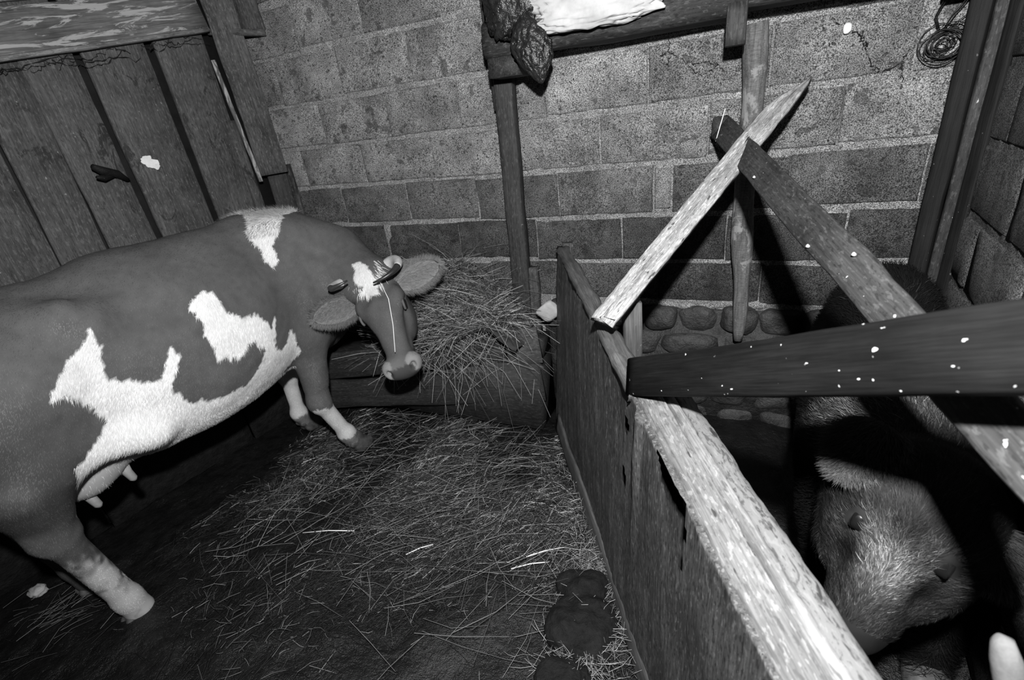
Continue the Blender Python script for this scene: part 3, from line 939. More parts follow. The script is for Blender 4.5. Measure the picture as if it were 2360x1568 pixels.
web('cobweb', [[(.30, 2.238, 1.735), (.344, 2.236, 1.705), (.378, 2.236, 1.682), (.397, 2.236, 1.641), (.431, 2.236, 1.578)],
               [(.431, 2.238, 1.578), (.465, 2.238, 1.560), (.509, 2.238, 1.586), (.525, 2.238, 1.622)], [(.38, 2.236, 1.69), (.386, 2.236, 1.66), (.40, 2.236, 1.645)],
               [(.51, 2.238, 1.585), (.513, 2.238, 1.555), (.52, 2.238, 1.52)]], 'dusty hanging cobweb thread between snail shell and wire coil')
for lo in ((1.28, 1.955), (1.50, 1.99), (1.86, 2.07)):
    ln = [[tuple(lw(lo[0] + d + .02 * rng.normal(), lo[1] - .0 + s * (.184 * d) + .014 * rng.normal(), .03)) for d in np.linspace(-.14, .14, 5)] for s in (1, 1, .6)]
    web('cobweb', ln, {1.28: 'thin dusty cobweb under the crossbeam near the forked peg', 1.50: 'thin dusty cobweb under the crossbeam above the lime splash', 1.86: 'thin dusty cobweb under the crossbeam beside the corner timber'}[lo[0]])

# --- dung on the floor by the partition
df = Field((-.56, .82, -.06), (-.18, 1.26, .12), .008)
for c, r in (((-.345, 1.00, .010), (.112, .108, .062)), ((-.395, 1.125, .012), (.088, .066, .055)), ((-.345, 1.145, .02), (.05, .05, .05)), ((-.315, .915, .0), (.075, .055, .045)), ((-.41, .97, .015), (.06, .08, .055))):
    df.ell(c, r, .022)
dV, dQ = df.mesh(); dV = laplace(dV, dQ, 1)
rr_ = np.hypot(dV[:, 0] + .345, dV[:, 1] - 1.0)
dV[:, 2] += .0035 * np.sin(rr_ * 95 + 2 * np.arctan2(dV[:, 1] - 1, dV[:, 0] + .345)) + .010 * vnoise(dV, 22, 5) + .004 * vnoise(dV, 70, 6)
o = obj('dung_pat', mesh_np('dung_pat', dV, dQ), M_DUNG); tag(o, 'large dark lumpy dung pat beside the partition', 'dung')
o = lump('dung_pat', (-.36, .80, .02), (.16, .13, .07), 63, M_DUNG, None, amp=.12, crease=.06, fr2=4)
tag(o, 'smaller flat dung pat lying alone in the straw', 'dung')

# ------------------------------------------------------------------ cow
cO = np.array([-2.03, 1.67, 0.0]); cA = np.array([.08, .9968, 0.0]); cR = np.array([.9968, -.08, 0.0])
def cw(s, u, z): return cO + cA * s + cR * u + np.array([0, 0, z])
crot = np.array([cA, cR, [0, 0, 1.0]])
# head frame: hF poll -> muzzle, hL to the cow's left, hN out of the forehead
POLL = np.array([-1.539, 1.727, 1.003])
hF = nrm(np.array([.4627, -.4123, -.7848])); hL = np.array([.8458, .4706, .2514]); hL = nrm(hL - hF * (hL @ hF)); hN = np.cross(hF, hL)
def ch(f, l, n): return POLL + hF * f + hL * l + hN * n
hrot = np.array([hF, hL, hN])

cf = Field((-2.75, .12, -.05), (-1.15, 2.12, 1.46), .0105)
# trunk
cf.ell(cw(-.50, 0, .885), (.74, .325, .375), .05, crot)
cf.ell(cw(-.62, 0, .74), (.52, .27, .245), .06, crot)
cf.cone(cw(-1.18, 0, 1.13), cw(-.70, 0, 1.135), .115, .115, .10)
cf.cone(cw(-.70, 0, 1.135), cw(-.02, 0, 1.165), .115, .125, .10)
cf.cone(cw(-.14, 0, 1.20), cw(.06, .01, 1.17), .085, .085, .08)
for sg in (1, -1):
    cf.ell(cw(-.03, .17 * sg, .93), (.19, .125, .33), .08, crot)
    cf.ell(cw(-.08, .12 * sg, 1.10), (.13, .10, .17), .07, crot)
    cf.cone(cw(-.93, .21 * sg, 1.150), cw(-.89, .20 * sg, 1.11), .055, .075, .09)      # hook bones
    cf.cone(cw(-1.36, .10 * sg, 1.08), cw(-1.24, .11 * sg, 1.02), .065, .10, .09)      # pins
    cf.ell(cw(-1.13, .15 * sg, .95), (.25, .15, .26), .08, crot)
cf.ell(cw(-1.10, 0, 1.06), (.30, .22, .16), .08, crot)
cf.ell(cw(.10, .01, .80), (.25, .19, .28), .08, crot)
# hind legs (right, left)
for sg, hock, fet, hoof in ((1, (-1.215, .165, .485), (-1.145, .135, .08), (-1.13, .13, .0)), (-1, (-1.245, -.235, .53), (-1.165, -.205, .12), (-1.15, -.20, .03))):
    cf.cone(cw(-1.14, .15 * sg, .95), cw(-1.20, .20 * sg, .72), .165, .108, .07)
    cf.cone(cw(-1.20, .20 * sg, .72), cw(*hock), .108, .056, .05)
    cf.cone(cw(-1.30, .17 * sg, .85), cw(hock[0] - .025, hock[1], hock[2] + .06), .07, .035, .06)
    cf.ell(cw(*hock), (.062, .045, .07), .03, crot)
    cf.cone(cw(hock[0] - .03, hock[1], hock[2] + .03), cw(hock[0] - .035, hock[1], hock[2] + .01), .032, .03, .04)
    cf.cone(cw(*hock), cw(*fet), .050, .044, .03)
    cf.cone(cw(*fet), cw(*hoof), .045, .050, .03)
# front legs
for sg, elb, knee, fet, hoof in ((1, (-.10, .185, .74), (-.175, .222, .385), (-.085, .236, .13), (-.055, .24, .06)), (-1, (-.06, -.18, .74), (-.03, -.19, .40), (-.025, -.215, .13), (-.0, -.22, .06))):
    cf.cone(cw(elb[0] + .02, elb[1] * .95, .88), cw(*elb), .13, .095, .08)
    cf.cone(cw(*elb), cw(*knee), .096, .050, .05)
    cf.ell(cw(*knee), (.056, .050, .066), .03, crot)
    cf.cone(cw(*knee), cw(*fet), .043, .037, .03)
    cf.ell(cw(*fet), (.042, .042, .046), .03, crot)
    cf.cone(cw(*fet), cw(*hoof), .037, .043, .03)
# flank fold and udder
cf.cone(cw(-1.10, .24, .74), cw(-.86, .25, .66), .045, .03, .10)
cf.ell(cw(-1.01, .03, .625), (.145, .14, .115), .03, crot)
cf.ell(cw(-1.06, .085, .59), (.095, .085, .090), .04, crot)
# hollows: loin, behind the shoulder
for sg in (1, -1):
    cf.ell(cw(-.74, .37 * sg, 1.10), (.13, .10, .075), .09, crot, sub=True)
    cf.cone(cw(-.24, .42 * sg, 1.05), cw(-.22, .42 * sg, .80), .105, .10, .07, sub=True)
# neck
cf.cone(cw(.02, .02, 1.03), cw(.15, .19, .99), .215, .172, .10)
cf.cone(cw(.15, .19, .99), cw(.12, .40, .93), .168, .125, .08)
cf.cone(cw(.08, .08, 1.18), cw(.18, .25, 1.085), .075, .055, .10)
cf.cone(cw(.18, .25, 1.085), ch(.0, 0, -.09), .055, .065, .08)
cf.cone(cw(.12, .05, .74), cw(.13, .27, .80), .09, .05, .08)      # dewlap
cf.cone(cw(.13, .27, .80), ch(.24, 0, -.24), .055, .05, .07)
# head
cf.cone(ch(.045, 0, -.095), ch(.20, 0, -.085), .098, .106, .05)
cf.ell(ch(.025, 0, -.055), (.055, .088, .055), .05, hrot)             # poll ridge
cf.cone(ch(.19, 0, -.085), ch(.44, 0, -.078), .092, .060, .05)
cf.cone(ch(.18, 0, -.18), ch(.42, 0, -.125), .085, .048, .05)
for sg in (1, -1):
    cf.ell(ch(.172, .090 * sg, -.040), (.052, .030, .040), .022, hrot)   # brow
    cf.ell(ch(.24, .062 * sg, -.175), (.11, .045, .075), .04, hrot)     # cheek
    cf.ell(ch(.485, .052 * sg, -.050), (.045, .042, .042), .025, hrot)
    cf.ell(ch(.215, .118 * sg, -.050), (.034, .018, .022), .012, hrot, sub=True)
    cf.cone(ch(.255, .098 * sg, -.070), ch(.40, .080 * sg, -.080), .020, .014, .03, sub=True)
    cf.cone(ch(.11, .075 * sg, .005), ch(.16, .035 * sg, .012), .012, .010, .03, sub=True)
cf.ell(ch(.497, 0, -.075), (.055, .083, .060), .03, hrot)
cf.ell(ch(.500, 0, -.132), (.045, .060, .028), .015, hrot)            # lower lip
for sg in (1, -1):
    cf.ell(ch(.515, .060 * sg, -.030), (.024, .014, .020), .010, hrot, sub=True)
    cf.cone(ch(.46, .098 * sg, -.108), ch(.54, .035 * sg, -.118), .008, .007, .010, sub=True)
# neck creases
for a, b in (((-1.763, 1.612, 1.139), (-1.725, 1.652, 1.094)), ((-1.725, 1.652, 1.094), (-1.666, 1.671, 1.051)), ((-1.666, 1.671, 1.051), (-1.588, 1.672, 1.012))):
    cf.cone(np.array(a) + [.012, -.012, .006], np.array(b) + [.012, -.012, .006], .020, .022, .02, sub=True)
cf.cone((-1.715, 1.42, 1.02), (-1.70, 1.50, .80), .035, .03, .05, sub=True)
cV, cQ = cf.mesh()
cV = laplace(cV, cQ, 2, .45)
cV = cV + vert_normals(cV, cQ) * (.005 * vnoise(cV, 7, 21) + .002 * vnoise(cV, 22, 22))[:, None] * (cV[:, 2:3] > .45)
cN = vert_normals(cV, cQ)

def cow_local(P):
    d = P - cO
    return d @ cA, d @ cR, P[:, 2]
def head_local(P):
    d = P - POLL
    return d @ hF, d @ hL, d @ hN
# white patches, drawn on the flank in body coordinates: along the body, girth angle (degrees below/above the mid-line)
COW_PATCH = [([(-0.119,88.8),(-0.019,87.2),(0.098,80.4),(0.129,75.3),(-0.002,68.3),(-0.078,60.1),(-0.116,55.5),(-0.148,54.2),(-0.165,43.1),(-0.199,39.6),(-0.209,47.4),(-0.199,55.6),(-0.196,62.6),(-0.197,69.2),(-0.147,77.6),(-0.108,87.3)],1),([(-0.611,33.0),(-0.573,36.4),(-0.528,40.3),(-0.499,35.4),(-0.497,26.4),(-0.466,16.9),(-0.447,12.2),(-0.412,15.1),(-0.374,10.4),(-0.349,3.7),(-0.349,-3.6),(-0.303,7.5),(-0.338,-15.2),(-0.316,-24.1),(-0.281,-21.1),(-0.247,-11.4),(-0.232,-24.3),(-0.208,-39.9),(-0.276,-50.7),(-0.352,-65.5),(-0.476,-67.6),(-0.62,-69.4),(-0.775,-53.0),(-0.912,-32.4),(-0.95,-28.0),(-1.017,-30.0),(-1.067,-31.8),(-1.112,-33.4),(-1.073,-24.6),(-1.02,-21.9),(-0.988,-19.8),(-0.981,-12.2),(-0.987,-3.7),(-1.012,4.8),(-1.05,10.8),(-1.083,12.2),(-1.082,15.4),(-1.024,24.5),(-0.973,31.5),(-0.936,34.5),(-0.902,39.1),(-0.896,30.5),(-0.918,21.2),(-0.929,11.2),(-0.882,4.2),(-0.827,0.1),(-0.786,-3.0),(-0.76,6.9),(-0.733,10.8),(-0.736,13.9),(-0.717,12.1),(-0.701,7.8),(-0.732,0.9),(-0.766,-7.7),(-0.772,-16.0),(-0.747,-23.9),(-0.689,-33.1),(-0.585,-34.7),(-0.497,-34.4),(-0.435,-25.3),(-0.397,-13.6),(-0.419,-11.6),(-0.44,-4.4),(-0.473,-5.1),(-0.495,-10.3),(-0.53,-11.8),(-0.567,-6.4),(-0.603,-5.2),(-0.594,6.6),(-0.613,13.0),(-0.589,19.5),(-0.599,24.6)],1),([(-0.317,-0.0),(-0.296,2.0),(-0.31,-10.3),(-0.319,-21.1),(-0.337,-20.2),(-0.343,-12.9)],0),([(-1.12,-95),(-1.12,-26),(-1.0,-27),(-0.7,-29),(-0.6,-45),(-0.3,-55),(-0.05,-56),(0.05,-58),(0.05,-95)],1)]
def cow_tone(P, jit=0.0):
    """albedo of the coat at points"""
    s, u, z = cow_local(P)
    nx = vnoise(P, 26, 3) * .010 + vnoise(P, 70, 4) * .005 + vnoise(P, 160, 6) * .004
    ang = np.degrees(np.arctan2(z - .88, np.abs(u)))
    s2, a2 = s + nx, ang + nx * 130 + vnoise(P, 50, 8) * 1.0
    f, l, n = head_local(P)
    head = (f > -.06) & (f < .60) & (np.abs(l) < .16) & (n > -.32) & (n < .08) & (u > .27) & (z < 1.10)
    white = np.zeros(len(P), bool)
    for poly, val in COW_PATCH:
        white[in_poly(s2, a2, poly)] = bool(val)
    white &= ~((s > -.26) & (z < .60) & (np.abs(u) > .13))
    brown = .095 + .020 * vnoise(P, 7, 5) + .012 * vnoise(P, 60, 7)
    brown = brown * (1 - .45 * np.clip((-.90 - s) / .2, 0, 1) * np.clip((1.0 - z) / .2, 0, 1) * np.clip(.6 + 1.2 * vnoise(P, 9, 15), 0, 1))               # dirty quarters
    w = .66 + .04 * vnoise(P, 30, 9)
    t = np.where(white, w, brown)
    legs = (z < .60) & ~head
    front = s > -.45
    lowf = np.where(u > 0, .355, .52)
    t = np.where(legs & front & (z < lowf + 2.2 * nx) & (np.abs(s + .06) < .22), .55 + .05 * vnoise(P, 40, 2), t)
    hind = (s < -1.0) & (np.abs(u) > .07)
    g = np.clip((.52 + 4 * nx - z) / .16, 0, 1) * np.clip(.50 + 1.1 * vnoise(P, 13, 12) + .6 * vnoise(P, 60, 13) + (.28 - z) * 3.6, 0.04, 1)
    g = np.where(u < 0, np.clip((.70 - z) / .1, 0, 1) * .8 * np.clip((z - .30) / .12, .06, 1), g)
    t = np.where(hind & (z < np.where(u < 0, .66, .56)), t * (1 - g) + .44 * g, t)
    foot = (z < .125 + .5 * nx) & ~head
    t = np.where(foot & front, np.minimum(t, .16 + .1 * vnoise(P, 40, 31)), t)
    ud = (z < .66) & (s < -.74) & (s > -1.20) & (u < .205) & (u > -.3) & (np.hypot((s + 1.02) / .18, (z - .60) / .125) < 1.0) & (z > .42)
    t = np.where(ud, .36, t)
    ang2 = np.hypot((f - .085) / .085, l / .058)
    blaze = (f < .15) & (f > -.03) & (np.abs(l + .012 - (f - .08) * .10) < (.044 - .22 * np.abs(f - .06)) + 1.6 * nx) & (n > -.08)
    muz = np.clip((f - .44) / .03, 0, 1)
    th = .085 + .012 * vnoise(P, 30, 5)
    th = th * (1 - muz) + .13 * muz
    ring = (np.hypot((f - .49) * .8, np.abs(l) - .068) < .034)
    th = np.where(ring & (n > -.09), .24, th)
    nose = (f > .505) & (np.abs(l) < .058) & (n > -.11)
    th = np.where(nose, .055, th)
    th = np.where(blaze, .62, th)
    return np.where(head, th, t)

cow = empty('cow', (-2.0, 1.1, 0))
tag(cow, 'brown and white cow with short curled horns turning its head', 'cow')
me = mesh_np('body', cV, cQ)
fattr(me, 'tone', cow_tone(cV) * .8)
obj('body', me, M_HIDE, cow)
# coat of short hair
n = 230000
P, fi = sample_quads(cV, cQ, n)
Nn = nrm(cN[cQ[fi]].mean(1))
s, u, z = cow_local(P); f, l, nn = head_local(P)
head = (f > -.06) & (np.abs(l) < .16) & (nn > -.32) & (u > .27)
flow = np.where(head[:, None], hF * .9 + nrm(np.stack([l, l, l], 1) * hL + 1e-6) * .25, -cA * .45 + np.array([0, 0, -.9]))
flow = np.where(((z < .62) & ~head)[:, None], np.array([0, 0, -1.0]), flow)
flow = flow + .30 * np.stack([vnoise(P, 9, k) for k in (1, 2, 3)], 1) + .16 * rng.normal(size=(n, 3))
tone = cow_tone(P)
tone = tone * (1 + .16 * rng.normal(size=n)).clip(.55, 1.45)
wh = tone > .4
Lh = np.where(wh, .020, .011) * rng.uniform(.7, 1.3, n)
Lh = np.where(wh & (z < .62) & (s > -.8) & (s < .05) & ~head & (np.abs(u) > .02), .020, Lh)
Lh = np.where(z < .5, np.minimum(Lh, .009), Lh)
Lh = np.where((z > 1.22) & wh, .032, Lh)
ok = ~((f > .47) & head) & ~((np.abs(tone - .46) < 0) ) & (z > .05)
ud = (z < .66) & (s < -.74) & (s > -1.20) & (u < .205) & (np.hypot((s + 1.02) / .18, (z - .60) / .125) < 1.0)
ok &= ~(ud & (rng.random(n) < .85))
hair_mesh('coat', (P - Nn * .001)[ok], Nn[ok], flow[ok], Lh[ok], .0016, tone[ok], lift=(.18 + .16 * rng.random(n) + .45 * ((z > 1.22) & wh & ~head))[ok], mat=M_HAIR, parent=cow)
# curly forelock between the horns
n = 1500
fr = rng.uniform(-.02, .12, n); lr = rng.normal(0, .024, n) * np.clip(1.3 - fr * 5, .25, 1.2) - .012
P = ch(0, 0, 0) + fr[:, None] * hF + lr[:, None] * hL + hN * (-.004 + .008 * rng.random((n, 1)))
curl = np.stack([np.sin(fr * 60 + lr * 40 + k) for k in (0, 2, 4)], 1) * .35
hair_mesh('forelock', P, np.tile(hN, (n, 1)), hF * (.7) + hL * np.sign(lr)[:, None] * .45 * (fr < .06)[:, None] + curl, rng.uniform(.03, .055, n), .0022, rng.uniform(.5, .75, n), lift=.05 + .25 * rng.random(n), curve=.25, seg=2, mat=M_HAIR, parent=cow)
# horns: thick at the base, curling in with dark tips
def bez(P, n):
    P = np.array(P, float); t = np.linspace(0, 1, n)[:, None]
    while len(P) > 1 and P.ndim == 2:
        P = np.stack([P] * n) if P.ndim == 2 else P
        break
    out = np.zeros((n, 3)); m = len(P[0]) - 1
    for i in range(m + 1):
        out += math.comb(m, i) * (t ** i) * ((1 - t) ** (m - i)) * P[0][i]
    return out
def horn(pts, r0):
    C = bez(pts, 26); R = np.array([r0 * (1 - (i / 25) ** 1.6 * .86) for i in range(26)])
    h = tube('horn', C[:17], R[:17], M_HORN, cow, n=12)
    tube('horn_tip', C[16:], R[16:], M_HORNTIP, h, n=12)
horn([ch(.015, .075, -.05), ch(-.030, .115, -.05), ch(.015, .205, -.01), ch(.125, .175, .085), ch(.118, .035, .080)], .029)
horn([ch(.02, -.075, -.05), ch(.0, -.115, -.03), ch(.05, -.195, .06), ch(.115, -.165, .165), ch(.080, -.060, .120)], .028)
# ears: cupped leaves with long fringe
def ear(sg, tip, droop):
    base = ch(.115, .095 * sg, -.070); tip = np.array(tip, float)
    ax = tip - base; Le = np.linalg.norm(ax); ax = ax / Le
    face = nrm(hN * .85 + hF * .15 + np.array([.25, -.35, .0])); face = nrm(face - ax * (face @ ax)); side = np.cross(face, ax)
    nu, nv = 18, 15; V = []
    for i in range(nu):
        t = i / (nu - 1); w = .062 * (math.sin(math.pi * min(1, t * .93 + .07)) ** .62) * (1.0 if t < .5 else 1) + .006
        for j in range(nv):
            a = (j / (nv - 1) * 2 - 1)
            cup = .030 * (a * a) * (1 - .3 * t) * min(1, t * 4 + .3)
            V.append(base + ax * Le * t + side * w * a + face * (cup - .018 + droop * t * t))
    V = np.array(V); i = np.arange(nu * nv).reshape(nu, nv)
    F = np.stack([i[:-1, :-1], i[1:, :-1], i[1:, 1:], i[:-1, 1:]], -1).reshape(-1, 4)
    V2 = V - face * .008; m = len(V); rim = np.concatenate([i[:, 0], i[-1, 1:], i[-2::-1, -1], i[0, -2:0:-1]]); k = len(rim)
    S = np.array([(rim[a], rim[(a + 1) % k], m + rim[(a + 1) % k], m + rim[a]) for a in range(k)])
    me = mesh_np('ear', np.vstack([V, V2]), [F, F[:, ::-1] + m, S])
    fattr(me, 'tone', np.concatenate([np.full(m, .075), np.full(m, .05)]))
    e = obj('ear', me, M_HIDE, cow)
    # hair inside and along the rim
    n = 7500; tt = rng.random(n) ** .8; aa = rng.uniform(-1, 1, n)
    w = .062 * np.sin(np.pi * np.minimum(1, tt * .93 + .07)) ** .62 + .006
    cup = .030 * aa ** 2 * (1 - .3 * tt)
    P = base + ax * (Le * tt)[:, None] + side * (w * aa)[:, None] + face * (cup - .016 + droop * tt * tt)[:, None]
    fl = ax * .55 + side * (aa * .9)[:, None] + .25 * rng.normal(size=(n, 3)) + np.array([0, 0, -.25])
    hair_mesh('ear_hair', P, np.tile(face, (n, 1)), fl, rng.uniform(.015, .038, n), .0019, np.where(np.abs(aa) > .8, .07, .14) * rng.uniform(.6, 1.3, n), lift=.35 * rng.random(n), mat=M_HAIR, parent=e)
ear(1, ch(.070, .315, -.115), .0)
ear(-1, ch(.165, -.290, .055), .0)
# eyes
for sg in (1, -1):
    e = obj('eye', stone_mesh('eye', .050, .036, .036, 3), M_EYE, cow)
    mm = Matrix.Identity(4); c = ch(.215, .098 * sg, -.050)
    for a in range(3): mm[a][0] = hF[a]; mm[a][1] = hL[a]; mm[a][2] = hN[a]; mm[a][3] = c[a]
    e.matrix_basis = mm
    tube('eyelid', [ch(.215 + .030 * math.cos(a), (.104 + .004 * math.sin(a)) * sg, -.046 + .022 * math.sin(a)) for a in np.linspace(.1, math.pi - .1, 14)], .006, M_LIDC, cow, n=6)
# hooves: two claws each
hfld = Field((-.09, -.08, -.03), (.11, .08, .12), .006)
for sg in (1, -1):
    hfld.ell((.018, .024 * sg, .018), (.062, .026, .040), .006)
    hfld.ell((-.052, .02 * sg, .062), (.018, .014, .020), .006)
hfld.cone((-.004, 0, .05), (-.012, 0, .08), .046, .042, .02)
hV, hQ = hfld.mesh(); hV[:, 2] = np.maximum(hV[:, 2], -.008)
hm = mesh_np('hoof', laplace(hV, hQ, 1), hQ); hm.materials.append(M_HOOF)
for k, (s_, u_, zz) in enumerate(((-1.125, .13, -.080), (-1.135, -.20, -.06), (-.035, .242, .0), (.02, -.22, .0))):
    ho = bpy.data.objects.new('hoof', hm); COL.objects.link(ho)
    p = cw(s_, u_, zz); ho.matrix_basis = Matrix.Translation(p) @ Matrix.Rotation(math.atan2(cA[1], cA[0]), 4, 'Z')
    attach(ho, cow)
# teats
for (s_, u_, z_) in ((-.955, .10, .510), (-1.08, .10, .490), (-.95, -.05, .51), (-1.08, -.05, .49)):
    tube('teat', [cw(s_, u_, z_ + .05), cw(s_ + .004, u_ + .006, z_ + .01), cw(s_ + .010, u_ + .010, z_ - .022), cw(s_ + .012, u_ + .012, z_ - .032)], [.022, .016, .014, .007], M_UDDER, cow, n=10)
# tail
tube('tail', [cw(-1.36, 0, 1.14), cw(-1.44, .0, 1.05), cw(-1.45, .01, .85), cw(-1.43, .01, .62), cw(-1.42, .0, .45)], [.04, .03, .022, .018, .022], M_HOOF, cow, n=8)

# ------------------------------------------------------------------ pig
gE = np.array([.331, .833, .784])                       # between the eyes
gF = nrm(np.array([-.3735, -.4997, -.7815])); gL = np.array([.8958, -.4132, -.1640]); gL = nrm(gL - gF * (gL @ gF)); gN = np.cross(gF, gL)
def gh(f, l, n): return gE + gF * f + gL * l + gN * n
grot = np.array([gF, gL, gN])
gf = Field((-.02, .5, .05), (.80, 2.24, 1.04), .0095)
# head
gf.ell(gh(-.045, 0, -.115), (.112, .112, .105), .04, grot)
gf.cone(gh(-.02, 0, -.095), gh(.09, 0, -.088), .090, .070, .05)
gf.cone(gh(.09, 0, -.085), gh(.180, 0, -.075), .068, .054, .04)
gf.cone(gh(.175, 0, -.074), gh(.198, 0, -.074), .056, .054, .012)          # snout disc
gf.cone(gh(.02, .01, -.180), gh(.165, .01, -.125), .085, .050, .05)           # lower jaw
for sg in (1, -1):
    gf.ell(gh(.025, .076 * sg, -.165), (.105, .050, .085), .05, grot)       # jowls
    gf.ell(gh(-.024, .060 * sg, -.024), (.034, .026, .022), .025, grot)     # brows
    gf.cone(gh(.188, .052 * sg, -.112), gh(.10, .070 * sg, -.126), .007, .005, .012, sub=True)
    gf.ell(gh(.205, .020 * sg, -.072), (.014, .010, .013), .006, grot, sub=True)
    gf.ell(gh(.082, .076 * sg, -.052), (.040, .018, .022), .05, grot, sub=True)   # dish beside the snout
    gf.ell(gh(.010, .070 * sg, -.016), (.016, .013, .013), .012, grot, sub=True)
# neck, trunk
gf.cone(gh(-.075, .0, -.16), np.array([.43, 1.18, .66]), .112, .20, .10)
gf.ell((.445, 1.30, .635), (.215, .30, .275), .08)
gf.ell((.470, 1.58, .615), (.205, .40, .285), .08)
gf.ell((.500, 1.83, .655), (.190, .245, .325), .07)
gf.cone((.46, 1.35, .82), (.50, 1.84, .86), .09, .11, .07)
# legs
for (x, y, x2, y2) in ((.36, 1.20, .34, 1.15), (.56, 1.16, .56, 1.12), (.40, 1.90, .39, 1.94), (.58, 1.88, .58, 1.92)):
    gf.cone((x, y, .48), (x2, y2, .24), .12, .055, .06)
    gf.cone((x2, y2, .24), (x2, y2 - .03, .10), .052, .042, .03)
gf.cone((.50, 2.04, .80), (.50, 2.07, .62), .03, .012, .03)
gV, gQ = gf.mesh(); gV = laplace(gV, gQ, 2, .45); gNv = vert_normals(gV, gQ)

def pig_local(P):
    d = P - gE
    return d @ gF, d @ gL, d @ gN
def pig_tone(P):
    f, l, n = pig_local(P)
    head = (f > -.20) & (np.abs(l) < .16) & (n > -.30) & (P[:, 1] < 1.02)
    nz = vnoise(P, 18, 41) * .5 + vnoise(P, 45, 42) * .4
    light = np.exp(-((f - .060 + .03 * nz) / .062) ** 2 - ((l - .005) / .055) ** 2) * (n > -.12)      # grizzled bridge of the nose
    eyes = np.exp(-(((f - .02) / .035) ** 2 + ((np.abs(l) - .066) / .035) ** 2)) * (n > -.09)
    chin = np.exp(-(((f - .16) / .06) ** 2 + ((n + .13) / .05) ** 2))
    crown = np.exp(-(((f + .10) / .03) ** 2 + (l / .06) ** 2)) * (n > -.13)
    dark = np.exp(-((f - .080) / .034) ** 2 - ((np.abs(l) - .062) / .026) ** 2)  # black hair patch, with the shade of the face hollow painted in
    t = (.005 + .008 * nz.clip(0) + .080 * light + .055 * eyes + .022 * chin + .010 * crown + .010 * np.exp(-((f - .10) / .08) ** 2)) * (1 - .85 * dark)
    sh = np.exp(-((P[:, 1] - 1.20) / .10) ** 2) * np.clip((P[:, 2] - .68) / .1, 0, 1)         # paler shoulder hair with its lit sheen painted in
    body = .004 + .036 * sh
    return np.where(head, t * (1 + .5 * nz), body * (1 + .3 * nz)).clip(.004, .6)

pig = empty('pig', (.48, 1.45, .08))
tag(pig, 'large hairy black pig with grizzled snout standing in the pen', 'pig')
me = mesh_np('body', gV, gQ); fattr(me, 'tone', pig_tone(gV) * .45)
obj('body', me, M_HIDE, pig)
def pig_coat(n, mask_w, Lr, w, name):
    c = gV[gQ].mean(1); P, fi = sample_quads(gV, gQ, n, mask_w(c))
    Nn = nrm(gNv[gQ[fi]].mean(1)); f, l, nn = pig_local(P)
    head = (f > -.16) & (np.abs(l) < .16) & (nn > -.30) & (P[:, 1] < 1.02)
    side = np.sign(l)[:, None] * gL
    fl = np.where(head[:, None], -gF * .9 + side * (.2 + 2.5 * np.abs(l))[:, None] - gN * .25, np.array([.05, .8, -.35]) + .0 * P)
    low = head & (nn < -.11)
    fl = np.where(low[:, None], gF * .25 + np.array([0, 0, -.8]) - gN * .2, fl)
    fl = fl + .35 * np.stack([vnoise(P, 14, k + 50) for k in range(3)], 1) + .22 * rng.normal(size=(n, 3))
    L = Lr(P, f, l, nn, head) * rng.uniform(.6, 1.35, n)
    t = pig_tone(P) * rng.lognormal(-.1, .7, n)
    ok = ~((f > .186) & head & (nn > -.125)) & (np.hypot((f - .010) * .9, np.abs(l) - .068) > .021)
    hair_mesh(name, P[ok], Nn[ok], fl[ok], L[ok], w, t[ok].clip(.004, .75), lift=.18 + .25 * rng.random(ok.sum()), curve=.18, seg=2, mat=M_PIGHAIR, parent=pig)
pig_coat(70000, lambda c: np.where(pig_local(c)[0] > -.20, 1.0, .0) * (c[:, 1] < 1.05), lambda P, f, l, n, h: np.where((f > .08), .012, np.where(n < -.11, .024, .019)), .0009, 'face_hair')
pig_coat(60000, lambda c: (c[:, 1] > .93) * np.where(c[:, 1] < 1.5, 2.0, .8), lambda P, f, l, n, h: .034 + .01 * vnoise(P, 5, 61), .0013, 'bristles')
